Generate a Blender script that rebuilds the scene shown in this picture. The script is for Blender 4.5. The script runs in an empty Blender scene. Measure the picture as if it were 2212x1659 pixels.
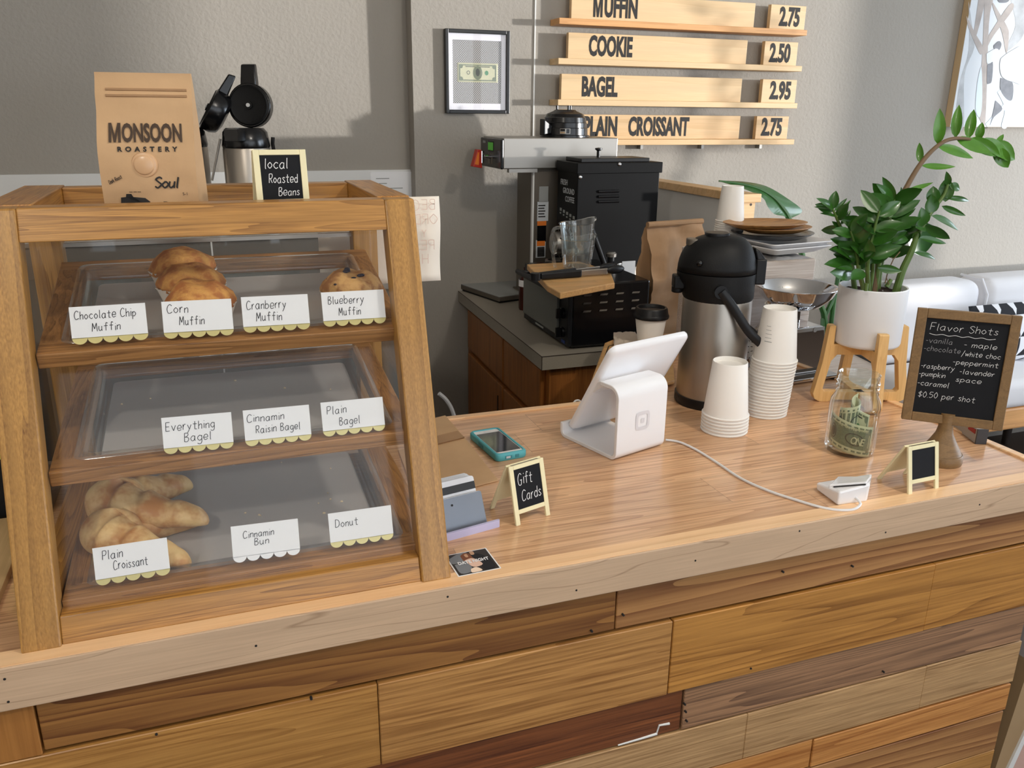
import bpy, bmesh, math, random
from mathutils import Vector, Matrix, noise
SC = bpy.context.scene
COL = SC.collection
rnd = random.Random(7)
V = Vector
# ------------------------------------------------------------------ camera
YAW, PITCH, ROLL, FPX = math.radians(19.9498), math.radians(18.0994), math.radians(0.604), 1800.0
CAM = V((0, 0, 1.66))
_F = V((math.sin(YAW)*math.cos(PITCH), math.cos(YAW)*math.cos(PITCH), -math.sin(PITCH)))
_R0 = V((math.cos(YAW), -math.sin(YAW), 0)); _U0 = _R0.cross(_F)
_c, _s = math.cos(ROLL), math.sin(ROLL)
_R = _c*_R0 + _s*_U0; _U = -_s*_R0 + _c*_U0
cd = bpy.data.cameras.new('camera'); cam = bpy.data.objects.new('camera', cd); COL.objects.link(cam)
cam.matrix_world = Matrix(((_R.x, _U.x, -_F.x, CAM.x), (_R.y, _U.y, -_F.y, CAM.y), (_R.z, _U.z, -_F.z, CAM.z), (0, 0, 0, 1)))
cd.sensor_width = 36; cd.lens = FPX/2212*36; cd.clip_start = 0.02; cd.clip_end = 200
SC.camera = cam
SC.cycles.transparent_max_bounces = 32; SC.cycles.max_bounces = 10
# ------------------------------------------------------------------ world, sun, daylight, exposure
SC.view_settings.view_transform = 'Standard'; SC.view_settings.look = 'None'
SC.view_settings.exposure = -0.1; SC.view_settings.gamma = 1.0; SC.view_settings.use_curve_mapping = False
w = bpy.data.worlds.new('sky'); SC.world = w; w.use_nodes = True
bg = w.node_tree.nodes['Background']; bg.inputs[0].default_value = (0.80, 0.90, 1.0, 1); bg.inputs[1].default_value = 1.6
def light(name, typ, loc, to, energy, color, **kw):
    l = bpy.data.lights.new(name, typ); l.energy = energy; l.color = color
    for k, v in kw.items(): setattr(l, k, v)
    o = bpy.data.objects.new(name, l); COL.objects.link(o); o.location = loc
    o.rotation_euler = (V(to)-V(loc)).to_track_quat('-Z', 'Y').to_euler(); return o
# low sun that comes in flat through the side window, 60 degrees off the wall's normal
light('sun', 'SUN', (9, -2, 1.9), (9-.866, -2+.5, 1.9-.012), 4.0, (1.0, 0.965, 0.92), angle=math.radians(1.6))
light('daylight_side_window', 'AREA', (5.9, 0.35, 1.75), (0, 1.2, 1.5), 84, (0.76, 0.87, 1.0), shape='RECTANGLE', size=1.5, size_y=1.6)
light('daylight_rear_side_window', 'AREA', (5.9, 2.05, 1.75), (2.0, 2.3, 1.2), 40, (0.74, 0.86, 1.0), shape='RECTANGLE', size=1.1, size_y=1.6)
light('daylight_shopfront', 'AREA', (2.2, -2.65, 1.5), (1.0, 1.5, 0.9), 32, (0.97, 0.97, 1.0), shape='RECTANGLE', size=5.0, size_y=1.8)
for i, (lx, ly) in enumerate(((-0.9, -0.6), (1.3, 0.2))):
    light('ceiling_bulb_light', 'POINT', (lx, ly, 2.72), (lx, ly, 0), 42, (1.0, 0.93, 0.83), shadow_soft_size=0.05)
# ------------------------------------------------------------------ helpers
def ray(px, py): return (_F + (px-1106)/FPX*_R - (py-829.5)/FPX*_U)
def PZ(px, py, z):
    d = ray(px, py); return CAM + d*((z-CAM.z)/d.z)
def PY(px, py, y):
    d = ray(px, py); return CAM + d*((y-CAM.y)/d.y)
def PX(px, py, x):
    d = ray(px, py); return CAM + d*((x-CAM.x)/d.x)
def PP(px, py, p0, n):
    d = ray(px, py); return CAM + d*((V(p0)-CAM).dot(n)/d.dot(n))
MATS = {}
def srgb(r, g, b):
    f = lambda c: (c/255/12.92) if c/255 <= .04045 else ((c/255+.055)/1.055)**2.4
    return (f(r), f(g), f(b), 1)
def newmat(name):
    m = bpy.data.materials.new(name); m.use_nodes = True; MATS[name] = m
    return m, m.node_tree.nodes, m.node_tree.links, m.node_tree.nodes['Principled BSDF']
def pr(name, col, rough=.5, metal=0, coat=0, bump=0, bscale=200, spec=.5, var=0, vscale=8, aniso=0):
    m, N, L, P = newmat(name)
    c = srgb(*col); P.inputs['Base Color'].default_value = c
    P.inputs['Roughness'].default_value = rough; P.inputs['Metallic'].default_value = metal
    P.inputs['Coat Weight'].default_value = coat; P.inputs['Coat Roughness'].default_value = .05
    P.inputs['Specular IOR Level'].default_value = spec
    if bump or var:
        tc = N.new('ShaderNodeTexCoord')
    if bump:
        n = N.new('ShaderNodeTexNoise'); n.inputs['Scale'].default_value = bscale; n.inputs['Detail'].default_value = 4
        b = N.new('ShaderNodeBump'); b.inputs['Strength'].default_value = bump; b.inputs['Distance'].default_value = .002
        L.new(tc.outputs['Object'], n.inputs['Vector']); L.new(n.outputs['Fac'], b.inputs['Height']); L.new(b.outputs['Normal'], P.inputs['Normal'])
    if var:
        n2 = N.new('ShaderNodeTexNoise'); n2.inputs['Scale'].default_value = vscale; n2.inputs['Detail'].default_value = 5
        mp = N.new('ShaderNodeMapRange'); mp.inputs[1].default_value = .3; mp.inputs[2].default_value = .7; mp.inputs[3].default_value = 1-var; mp.inputs[4].default_value = 1+var*.6
        mx = N.new('ShaderNodeVectorMath'); mx.operation = 'SCALE'; mx.inputs[0].default_value = c[:3]
        L.new(tc.outputs['Object'], n2.inputs['Vector']); L.new(n2.outputs['Fac'], mp.inputs[0]); L.new(mp.outputs[0], mx.inputs['Scale']); L.new(mx.outputs[0], P.inputs['Base Color'])
    return m
def glassy(name, tint=(1, 1, 1), refl=.12, rough=.02, film=0, filmcol=(.6, .6, .6), base0=.035):
    # clear sheet: mostly see-through with a mirror-like sheen that grows at grazing angles; film adds haze
    m, N, L, P = newmat(name)
    out = N['Material Output']; N.remove(P)
    t = N.new('ShaderNodeBsdfTransparent'); t.inputs[0].default_value = (*tint, 1)
    g = N.new('ShaderNodeBsdfGlossy'); g.inputs['Roughness'].default_value = rough; g.inputs[0].default_value = (1, 1, 1, 1)
    lw = N.new('ShaderNodeLayerWeight'); lw.inputs[0].default_value = .5
    pw = N.new('ShaderNodeMath'); pw.operation = 'POWER'; pw.inputs[1].default_value = 4.0; L.new(lw.outputs['Facing'], pw.inputs[0])
    ma = N.new('ShaderNodeMath'); ma.operation = 'MULTIPLY_ADD'; ma.inputs[1].default_value = refl*3.5; ma.inputs[2].default_value = base0; ma.use_clamp = True; L.new(pw.outputs[0], ma.inputs[0])
    mx = N.new('ShaderNodeMixShader')
    base = t
    if film:
        d = N.new('ShaderNodeBsdfDiffuse'); d.inputs[0].default_value = (*filmcol, 1)
        m2 = N.new('ShaderNodeMixShader'); m2.inputs[0].default_value = film
        L.new(t.outputs[0], m2.inputs[1]); L.new(d.outputs[0], m2.inputs[2]); base = m2
    L.new(ma.outputs[0], mx.inputs[0]); L.new(base.outputs[0], mx.inputs[1]); L.new(g.outputs[0], mx.inputs[2])
    L.new(mx.outputs[0], out.inputs[0]); return m
def wood(name, dark, light, axis=0, scale=1.0, rings=9, fib=.35, rough=.45, ringw=.5, stretch=9, seed=0, coat=0, plank=0, lines=0, contrast=1.0, bump=.15, long=.4, squash=None):
    """grain along an object axis: contour rings of a stretched noise, plus fine fibres; plank>0 splits boards across it"""
    m, N, L, P = newmat(name)
    tc = N.new('ShaderNodeTexCoord')
    def mth(op, a, b=None, clamp=False):
        n = N.new('ShaderNodeMath'); n.operation = op; n.use_clamp = clamp
        for i, x in enumerate((a, b)):
            if x is None: continue
            if isinstance(x, (int, float)): n.inputs[i].default_value = x
            else: L.new(x, n.inputs[i])
        return n.outputs[0]
    vec = tc.outputs['Object']; tone = None; seam = None
    if plank:
        sp = N.new('ShaderNodeSeparateXYZ'); L.new(vec, sp.inputs[0])
        cross = sp.outputs[1 if axis == 0 else 0]; along = sp.outputs[axis]
        idx = mth('FLOOR', mth('DIVIDE', cross, plank))
        fr = mth('FRACT', mth('DIVIDE', cross, plank))
        wn0 = N.new('ShaderNodeTexWhiteNoise'); wn0.noise_dimensions = '1D'; L.new(idx, wn0.inputs['W'])
        al2 = mth('ADD', mth('DIVIDE', along, 0.62), mth('MULTIPLY', wn0.outputs['Value'], 5.3))
        idx2 = mth('FLOOR', al2); fr2 = mth('FRACT', al2)
        cb = N.new('ShaderNodeCombineXYZ'); L.new(idx, cb.inputs[0]); L.new(idx2, cb.inputs[1])
        wn = N.new('ShaderNodeTexWhiteNoise'); wn.noise_dimensions = '3D'; L.new(cb.outputs[0], wn.inputs['Vector'])
        tone = wn.outputs['Value']
        sv = N.new('ShaderNodeVectorMath'); sv.operation = 'SCALE'; L.new(wn.outputs['Color'], sv.inputs[0]); sv.inputs['Scale'].default_value = 7
        av = N.new('ShaderNodeVectorMath'); L.new(vec, av.inputs[0]); L.new(sv.outputs[0], av.inputs[1]); vec = av.outputs[0]
        seam = mth('MINIMUM', mth('MULTIPLY', fr, 90, True), mth('MULTIPLY', fr2, 400, True), True)
    mp = N.new('ShaderNodeMapping'); s = [stretch*scale]*3; s[axis] = scale*long
    if squash is not None: s[squash] *= .08
    mp.inputs['Scale'].default_value = s
    mp.inputs['Location'].default_value = (seed*1.7, seed*2.3, seed*3.1)
    L.new(vec, mp.inputs['Vector'])
    n1 = N.new('ShaderNodeTexNoise'); n1.inputs['Scale'].default_value = 1.2; n1.inputs['Detail'].default_value = 2.5; n1.inputs['Roughness'].default_value = .42; n1.inputs['Distortion'].default_value = .12
    L.new(mp.outputs[0], n1.inputs['Vector'])
    fr_ = mth('FRACT', mth('MULTIPLY', n1.outputs['Fac'], rings*2))
    ring = mth('POWER', fr_, 1/ringw if ringw > 0 else 1)           # saw-tooth: late wood darkens to a line
    mp2 = N.new('ShaderNodeMapping'); s2 = [scale*260]*3; s2[axis] = scale*7; mp2.inputs['Scale'].default_value = s2
    L.new(vec, mp2.inputs['Vector'])
    n2 = N.new('ShaderNodeTexNoise'); n2.inputs['Scale'].default_value = 1; n2.inputs['Detail'].default_value = 3
    L.new(mp2.outputs[0], n2.inputs['Vector'])
    n3 = N.new('ShaderNodeTexNoise'); n3.inputs['Scale'].default_value = 2.2*scale; n3.inputs['Detail'].default_value = 3; L.new(mp.outputs[0], n3.inputs['Vector'])
    if lines:   # thin dark contour lines only (maple)
        a = mth('ABSOLUTE', mth('SUBTRACT', fr_, .5)); ring = mth('SUBTRACT', 1, mth('MULTIPLY', a, lines, True), True)
    fibv = mth('SUBTRACT', mth('MULTIPLY', n2.outputs['Fac'], 3.6), 1.25)
    f = mth('ADD', mth('MULTIPLY', ring, (1-fib)*contrast), mth('MULTIPLY', mth('MULTIPLY', fibv, n3.outputs['Fac']), fib*1.4), True)
    mix = N.new('ShaderNodeMix'); mix.data_type = 'RGBA'
    mix.inputs[6].default_value = srgb(*light); mix.inputs[7].default_value = srgb(*dark); L.new(f, mix.inputs[0])
    col = mix.outputs[2]
    def mul(c, fac):
        v_ = N.new('ShaderNodeVectorMath'); v_.operation = 'SCALE'; L.new(c, v_.inputs[0]); L.new(fac, v_.inputs['Scale']); return v_.outputs[0]
    blot = mth('ADD', mth('MULTIPLY', n3.outputs['Fac'], .45), .78); col = mul(col, blot)
    if tone is not None: col = mul(col, mth('ADD', mth('MULTIPLY', tone, .22), .86)); col = mul(col, mth('ADD', mth('MULTIPLY', seam, .55), .45))
    L.new(col, P.inputs['Base Color']); P.inputs['Roughness'].default_value = rough
    P.inputs['Coat Weight'].default_value = coat; P.inputs['Coat Roughness'].default_value = .12
    if bump:
        b = N.new('ShaderNodeBump'); b.inputs['Strength'].default_value = bump; b.inputs['Distance'].default_value = .001; b.invert = True
        L.new(f, b.inputs['Height']); L.new(b.outputs[0], P.inputs['Normal'])
    return m
# ---- objects
def thing(name, label, cat, loc=(0, 0, 0), rotz=0, group=None):
    o = bpy.data.objects.new(name, None); COL.objects.link(o); o.empty_display_size = .02
    o.location = loc; o.rotation_euler = (0, 0, rotz); o['label'] = label; o['category'] = cat
    if group: o['group'] = group
    return o
def tag(o, label, cat, group=None, kind=None):
    o['label'] = label; o['category'] = cat
    if group: o['group'] = group
    if kind: o['kind'] = kind
    return o
def wm(o):
    m = o.matrix_basis.copy()
    return wm(o.parent) @ m if o.parent else m
def basis(o, u, v):
    u = V(u).normalized(); v = V(v); v = (v - u*u.dot(v)).normalized(); n = u.cross(v)
    return Matrix(((u.x, v.x, n.x, o[0]), (u.y, v.y, n.y, o[1]), (u.z, v.z, n.z, o[2]), (0, 0, 0, 1)))
def RZ(a, o=(0, 0, 0)): return Matrix.Translation(o) @ Matrix.Rotation(a, 4, 'Z')
class M:
    """collects shapes; done() links them as ONE mesh object. m is the frame the shapes are given in."""
    def __init__(s, m=None): s.bm = bmesh.new(); s.m = m or Matrix()
    def v(s, p): return s.bm.verts.new(s.m @ V(p))
    def face(s, pts):
        try: return s.bm.faces.new([s.v(p) for p in pts])
        except ValueError: return None
    def box(s, x0, y0, z0, x1, y1, z1):
        p = [s.v((x, y, z)) for z in (z0, z1) for y in (y0, y1) for x in (x0, x1)]
        for f in ((0, 2, 3, 1), (4, 5, 7, 6), (0, 1, 5, 4), (2, 6, 7, 3), (0, 4, 6, 2), (1, 3, 7, 5)): s.bm.faces.new([p[i] for i in f])
        return s
    def hexa(s, a, b):     # two matching rings of points (lists) -> closed solid
        A = [s.v(p) for p in a]; B = [s.v(p) for p in b]; n = len(A)
        s.bm.faces.new(A[::-1]); s.bm.faces.new(B)
        for i in range(n): s.bm.faces.new((A[i], A[(i+1) % n], B[(i+1) % n], B[i]))
        return s
    def prism(s, poly, z0, z1): return s.hexa([(x, y, z0) for x, y in poly], [(x, y, z1) for x, y in poly])
    def prism_x(s, poly, x0, x1): return s.hexa([(x0, y, z) for y, z in poly], [(x1, y, z) for y, z in poly])
    def loft(s, rings, caps=True, closed=True):
        R = [[s.v(p) for p in r] for r in rings]; n = len(R[0])
        for a, b in zip(R, R[1:]):
            for i in range(n if closed else n-1): s.bm.faces.new((a[i], a[(i+1) % n], b[(i+1) % n], b[i]))
        if caps and closed:
            s.bm.faces.new(R[0][::-1]); s.bm.faces.new(R[-1])
        return s
    def lathe(s, prof, c=(0, 0, 0), seg=40, sx=1, sy=1):
        R = []
        for r, z in prof:
            if r < 1e-6: R.append([s.v((c[0], c[1], c[2]+z))])
            else: R.append([s.v((c[0]+sx*r*math.cos(2*math.pi*i/seg), c[1]+sy*r*math.sin(2*math.pi*i/seg), c[2]+z)) for i in range(seg)])
        for a, b in zip(R, R[1:]):
            for i in range(seg):
                j = (i+1) % seg
                if len(a) == 1 and len(b) == 1: continue
                if len(a) == 1: s.bm.faces.new((a[0], b[i], b[j])) if False else s.bm.faces.new((a[0], b[j], b[i]))
                elif len(b) == 1: s.bm.faces.new((a[i], a[j], b[0]))
                else: s.bm.faces.new((a[i], a[j], b[j], b[i]))
        return s
    def cyl(s, p0, p1, r0, r1=None, seg=24): return s.tube([p0, p1], r0, r1, seg)
    def tube(s, pts, r0, r1=None, seg=10, radii=None, caps=True, flat=1.0):
        pts = [V(p) for p in pts]; n = len(pts); R = []; up = None
        for i, p in enumerate(pts):
            t = (pts[min(i+1, n-1)]-pts[max(i-1, 0)]).normalized()
            if up is None:
                up = V((0, 0, 1)) if abs(t.z) < .9 else V((1, 0, 0))
            a = (up - t*t.dot(up)).normalized(); b = t.cross(a); up = a
            r = radii[i] if radii else (r0 + ((r1 if r1 is not None else r0)-r0)*i/(n-1))
            R.append([p + a*(r*math.cos(2*math.pi*k/seg)) + b*(flat*r*math.sin(2*math.pi*k/seg)) for k in range(seg)])
        return s.loft(R, caps)
    def ball(s, c, r, sx=1, sy=1, sz=1, seg=16, rings=10, f=None):
        prof = []
        for i in range(rings+1):
            a = -math.pi/2 + math.pi*i/rings; prof.append((max(r*math.cos(a), 0) if 0 < i < rings else 0, r*sz*math.sin(a)))
        n0 = len(s.bm.verts); s.lathe(prof, c, seg, sx, sy); return s
    def grid(s, fn, nu, nv, thick=0):
        def sheet(off):
            return [[s.v(fn(i/nu, j/nv, off)) for i in range(nu+1)] for j in range(nv+1)]
        A = sheet(0)
        for j in range(nv):
            for i in range(nu): s.bm.faces.new((A[j][i], A[j][i+1], A[j+1][i+1], A[j+1][i]))
        return s
    def done(s, name, mat, parent=None, smooth=35, bevel=0, bseg=2, subsurf=0, solid=0, label=None, world=True):
        bm = s.bm; bmesh.ops.recalc_face_normals(bm, faces=bm.faces)
        if parent is not None and world: bm.transform(wm(parent).inverted())
        me = bpy.data.meshes.new(name); bm.to_mesh(me); bm.free()
        me.materials.append(MATS[mat] if isinstance(mat, str) else mat)
        if smooth:
            for p in me.polygons: p.use_smooth = True
            if smooth < 180: me.set_sharp_from_angle(angle=math.radians(smooth))
        o = bpy.data.objects.new(name, me); COL.objects.link(o)
        if parent is not None: o.parent = parent
        if solid:
            d = o.modifiers.new('thickness', 'SOLIDIFY'); d.thickness = solid; d.offset = 0
        if bevel:
            d = o.modifiers.new('bevel', 'BEVEL'); d.width = bevel; d.segments = bseg; d.limit_method = 'ANGLE'; d.angle_limit = math.radians(40); d.harden_normals = False
        if subsurf:
            d = o.modifiers.new('smooth', 'SUBSURF'); d.levels = d.render_levels = subsurf
        if label: o['label'] = label
        return o
def rrect(w, h, r, n=5, x=0, y=0):
    out = []
    for cx, cy, a0 in ((w/2-r, h/2-r, 0), (-w/2+r, h/2-r, 90), (-w/2+r, -h/2+r, 180), (w/2-r, -h/2+r, 270)):
        for i in range(n+1):
            a = math.radians(a0+90*i/n); out.append((x+cx+r*math.cos(a), y+cy+r*math.sin(a)))
    return out
def smoothline(P, k=6):
    if len(P) < 3: return [V((*p, 0)[:3]) if len(p) == 2 else V(p) for p in P]
    P = [V((*p, 0)) if len(p) == 2 else V(p) for p in P]; out = []
    for i in range(len(P)-1):
        p0, p1, p2, p3 = P[max(i-1, 0)], P[i], P[i+1], P[min(i+2, len(P)-1)]
        for j in range(k):
            t = j/k
            out.append(.5*((2*p1)+(p2-p0)*t+(2*p0-5*p1+4*p2-p3)*t*t+(3*p1-p0-3*p2+p3)*t**3))
    out.append(P[-1]); return out
# ---- lettering
FONT = {'a': '6 5 3 6 0 3 2 0 5 1 6 5|6 6 6 1 7 0', 'b': '0 10 0 0|0 4 3 6 6 3 3 0 0 1', 'c': '6 5 3 6 0 3 3 0 6 1', 'd': '6 4 3 6 0 3 3 0 6 2|6 10 6 0',
 'e': '0 3 6 3 5 6 2 6 0 3 2 0 6 1', 'f': '6 9 4 10 3 8 3 0|0 6 6 6', 'g': '6 5 3 6 0 3 3 0 6 2|6 6 6 -2 3 -4 0 -3', 'h': '0 10 0 0|0 4 3 6 5 5 5 0',
 'i': '1 6 1 0|1 8.5 1 9.2', 'k': '0 10 0 0|5 6 0 3|1 3.5 5 0', 'l': '1 10 1 1 2 0', 'm': '0 6 0 0|0 4 2 6 4 5 4 0|4 4 6 6 8 5 8 0', 'n': '0 6 0 0|0 4 3 6 5 5 5 0',
 'o': '3 6 0 3 3 0 6 3 3 6', 'p': '0 6 0 -4|0 4 3 6 6 3 3 0 0 1', 'r': '0 6 0 0|0 3 2 6 4 6', 's': '5 5 3 6 1 5 3 3 5 1.5 3 0 0 1', 't': '3 9 3 1 4 0 6 0|0 6 6 6',
 'u': '0 6 0 2 2 0 5 2|5 6 5 1 6 0', 'v': '0 6 3 0|3 0 6 6', 'w': '0 6 2 0|2 0 4 5|4 5 6 0|6 0 8 6', 'y': '0 6 3 1|6 6 3 0 0 -4',
 'B': '0 10 0 0|0 10 4 10 5 8 3 6 0 5.5|0 5.5 4 5 6 3 4 0 0 0', 'C': '7 8.5 4 10 1 8 0 4 2 0 6 .5 7 1.5', 'D': '0 10 0 0|0 10 5 9 7 5 5 1 0 0',
 'E': '0 10 0 0|0 10 6 10|0 5 5 5|0 0 6 0', 'F': '0 10 0 0|0 10 6 10|0 5 5 5', 'G': '7 8.5 4 10 1 8 0 4 2 0 6 0 7 4|4 4 8 4', 'M': '0 0 1 10|1 10 4 3|4 3 7 10|7 10 8 0',
 'P': '0 10 0 0|0 10 5 10 6 7.5 4 5 0 5', 'R': '0 10 0 0|0 10 5 10 6 7.5 4 5 0 5|2 5 6 0', 'S': '6 8.5 3 10 0 8 3 5.5 6 3 3 0 0 1.5', 'O': '4 10 0 5 4 0 8 5 4 10',
 'H': '0 10 0 0|6 10 6 0|0 5 6 5', 'Y': '0 10 3 5|6 10 3 5 3 0', '$': '6 8 3 9 0 7 3 5 6 3 3 1 0 2|3 11 3 -1', '0': '3 10 0 5 3 0 6 5 3 10', '.': '0 .6 .6 0',
 '5': '6 10 1 10 0 6 4 6 6 3 3 0 0 1', '-': '0 4 4 4', '/': '0 -2 5 11'}
def script(text, m, h, wd, name, mat, parent, track=2.6, slant=.1, jit=.25, seed=1, sx=1.0, lift=.0004, fit=None):
    """handwriting as thin strokes on the plane of frame m; h is the height of a capital"""
    if fit:
        nat = sum(6 if ch == ' ' else max(float(q) for st in FONT[ch].split('|') for q in st.split()[::2])+track for ch in text)-track+slant*6
        sx = fit/(nat*h/10)
    r = random.Random(seed); B = M(m); k = h/10; x = 0
    for ch in text:
        if ch == ' ': x += 6; continue
        strokes = FONT[ch].split('|'); mx = 0; dy = r.uniform(-jit, jit)*1.6; sc_ = 1+r.uniform(-jit, jit)*.25
        for st in strokes:
            q = [float(t) for t in st.split()]; P = [(q[i], q[i+1]) for i in range(0, len(q), 2)]
            mx = max(mx, max(p[0] for p in P))
            P = [((x+p[0]*sc_+p[1]*slant)*k*sx, (p[1]*sc_+dy)*k) for p in P]
            P = smoothline(P, 5); prev = None
            for i, p in enumerate(P):
                t = (P[min(i+1, len(P)-1)]-P[max(i-1, 0)])
                if t.length < 1e-9: continue
                t.normalize(); nn = V((-t.y, t.x, 0))*wd/2
                e = (s0 := B.v((p.x-nn.x, p.y-nn.y, lift)), B.v((p.x+nn.x, p.y+nn.y, lift)))
                if prev: B.bm.faces.new((prev[0], e[0], e[1], prev[1]))
                prev = e
        x += mx*sc_ + track
    o = B.done(name, mat, parent, smooth=0)
    return o
def printed(text, m, size, name, mat, parent, sx=1.0, bold=.0, depth=.0004, align='LEFT', space=1.0, width=None, height=None):
    c = bpy.data.curves.new('txt', 'FONT'); c.body = text; c.size = size; c.offset = bold; c.extrude = depth/2; c.align_x = align; c.space_character = space
    c.resolution_u = 3
    o = bpy.data.objects.new('txt', c); COL.objects.link(o)
    dg = bpy.context.evaluated_depsgraph_get(); dg.update()
    me = bpy.data.meshes.new_from_object(o.evaluated_get(dg)); bpy.data.objects.remove(o); bpy.data.curves.remove(c)
    if width or height:
        xs = [v_.co.x for v_ in me.vertices]; ys_ = [v_.co.y for v_ in me.vertices]; x_0, y_0 = min(xs), min(ys_)
        kx = width/(max(xs)-x_0) if width else 1; ky = height/(max(ys_)-y_0) if height else 1
        for v_ in me.vertices: v_.co.x = (v_.co.x-x_0)*kx; v_.co.y = (v_.co.y-y_0)*ky
    t = m @ Matrix.Diagonal((sx, 1, 1, 1)) @ Matrix.Translation((0, 0, depth/2+.0002))
    if parent is not None: t = wm(parent).inverted() @ t
    me.transform(t); me.name = name; me.materials.clear(); me.materials.append(MATS[mat])
    ob = bpy.data.objects.new(name, me); COL.objects.link(ob)
    if parent is not None: ob.parent = parent
    return ob
def dup(root, loc=None, rotz=None, label=None, group=None):
    r = root.copy(); COL.objects.link(r)
    if loc is not None: r.location = loc
    if rotz is not None: r.rotation_euler = (0, 0, rotz)
    if label: r['label'] = label
    if group: r['group'] = group
    for ch in root.children:
        c = ch.copy(); COL.objects.link(c); c.parent = r
        for g in ch.children:
            d = g.copy(); COL.objects.link(d); d.parent = c
    return r

def block_m(m, w_, h, st, mat, parent):
    b = M(m); k = w_/2; st = w_*.225
    b.prism([(0, 0), (st, 0), (st, h*.68), (k-st*.42, 0), (k+st*.42, 0), (w_-st, h*.68), (w_-st, 0), (w_, 0), (w_, h), (w_-st*1.1, h), (k, h*.36), (st*1.1, h), (0, h)], .0002, .0008)
    return b.done('lettering', mat, parent, smooth=0)
# ------------------------------------------------------------------ materials
wood('oak_top', (160, 106, 68), (234, 188, 144), 0, 1.0, rings=9, fib=.6, rough=.3, coat=.5, plank=.1, seed=2, ringw=.35, contrast=1.0, bump=.04)
wood('maple', (150, 120, 92), (206, 176, 146), 0, 1.5, rings=5.0, fib=.25, rough=.5, lines=26, stretch=6, seed=4, contrast=.75, bump=.02, long=.75)
wood('maple_strip', (226, 176, 126), (246, 206, 160), 0, 1.5, rings=3, fib=.4, rough=.35, seed=9, coat=.3, bump=.02)
wood('case_wood', (104, 62, 20), (188, 136, 68), 0, 2.2, rings=9, fib=.45, rough=.4, coat=.25, seed=3, ringw=.5, contrast=.9)
wood('case_wood_y', (112, 62, 16), (190, 134, 60), 1, 2.2, rings=9, fib=.45, rough=.4, coat=.25, seed=6, ringw=.5, contrast=.9)
wood('case_wood_z', (112, 72, 26), (184, 136, 68), 2, 2.0, rings=3, fib=.4, rough=.4, coat=.25, seed=5, ringw=.6, contrast=.75, long=.3, stretch=14, squash=1)
wood('shelf_wood', (104, 66, 32), (176, 126, 74), 0, 2.2, rings=6, fib=.5, rough=.5, seed=8)
wood('shelf_wood_y', (104, 66, 32), (172, 122, 70), 1, 2.2, rings=6, fib=.5, rough=.5, seed=10)
wood('plank_fir', (92, 50, 18), (158, 110, 56), 0, .9, rings=9, fib=.35, rough=.55, seed=11, ringw=.8)
wood('plank_fir_light', (110, 62, 28), (180, 132, 80), 0, .8, rings=8, fib=.3, rough=.55, seed=13, ringw=.7)
wood('plank_honey', (132, 86, 38), (188, 138, 74), 0, 1.2, rings=7, fib=.6, rough=.42, seed=14, ringw=.4, coat=.15)
wood('plank_oak', (120, 76, 34), (192, 142, 82), 0, .9, rings=9, fib=.6, rough=.42, seed=15, ringw=.35, coat=.15)
wood('plank_amber', (118, 72, 26), (194, 138, 68), 0, .8, rings=10, fib=.55, rough=.42, seed=16, ringw=.35, coat=.15)
wood('plank_red', (70, 32, 12), (134, 78, 40), 0, 1.0, rings=5, fib=.5, rough=.55, seed=17, ringw=.5)
wood('plank_grey', (84, 58, 42), (170, 128, 92), 0, 1.1, rings=12, fib=.4, rough=.65, seed=18, ringw=.7)
wood('plank_pale', (128, 94, 58), (192, 154, 108), 0, 1.4, rings=5, fib=.65, rough=.5, seed=19, ringw=.3)
wood('plank_orange', (140, 82, 34), (204, 144, 80), 0, 1.0, rings=5, fib=.5, rough=.45, seed=20, ringw=.4)
wood('plank_post', (138, 86, 36), (176, 120, 60), 2, 1.0, rings=3, fib=.6, rough=.5, seed=21, ringw=.4)
wood('pine', (196, 152, 98), (226, 190, 142), 0, 1.2, rings=3, fib=.3, rough=.5, seed=22, contrast=.5, bump=.02)
wood('poplar', (206, 170, 122), (230, 198, 152), 0, 1.2, rings=2, fib=.3, rough=.5, seed=24, contrast=.5, bump=.02)
wood('ledge_orange', (190, 130, 74), (224, 168, 108), 0, 1.2, rings=3, fib=.3, rough=.5, seed=25, contrast=.5)
wood('cabinet_wood', (110, 62, 24), (166, 104, 48), 2, 1.6, rings=4, fib=.5, rough=.4, seed=26, ringw=.4)
wood('bamboo', (186, 132, 74), (222, 176, 116), 0, 1.5, rings=3, fib=.6, rough=.45, seed=27, plank=.035, contrast=.5)
wood('plant_stand_wood', (208, 160, 96), (232, 190, 126), 2, 1.3, rings=3, fib=.4, rough=.45, seed=28, contrast=.5)
wood('olive_wood', (120, 74, 32), (190, 138, 80), 0, 2.0, rings=5, fib=.4, rough=.4, seed=29)
wood('sign_wood', (96, 72, 42), (132, 102, 64), 0, 2.0, rings=3, fib=.4, rough=.5, seed=30, contrast=.5)
wood('whitewash', (150, 128, 112), (206, 196, 188), 0, 1.5, rings=5, fib=.7, rough=.7, seed=31, contrast=.6)
wood('plywood', (164, 130, 84), (206, 172, 124), 1, 1.0, rings=4, fib=.3, rough=.55, seed=32)
pr('plaster', (163, 157, 148), .85, bump=1.0, bscale=85, var=.03, vscale=2)
pr('white_bead', (225, 225, 222), .6); pr('ceiling_white', (215, 212, 205), .9); pr('floor_dark', (74, 58, 46), .45, var=.2, vscale=3)
pr('panel_white', (222, 222, 220), .4); pr('paper', (240, 240, 242), .7); pr('paper_warm', (238, 228, 214), .75)
pr('card_white', (236, 235, 236), .7); pr('gold', (206, 190, 128), .35, metal=.35); pr('ink', (40, 38, 42), .8); pr('print_black', (30, 27, 26), .7)
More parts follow.
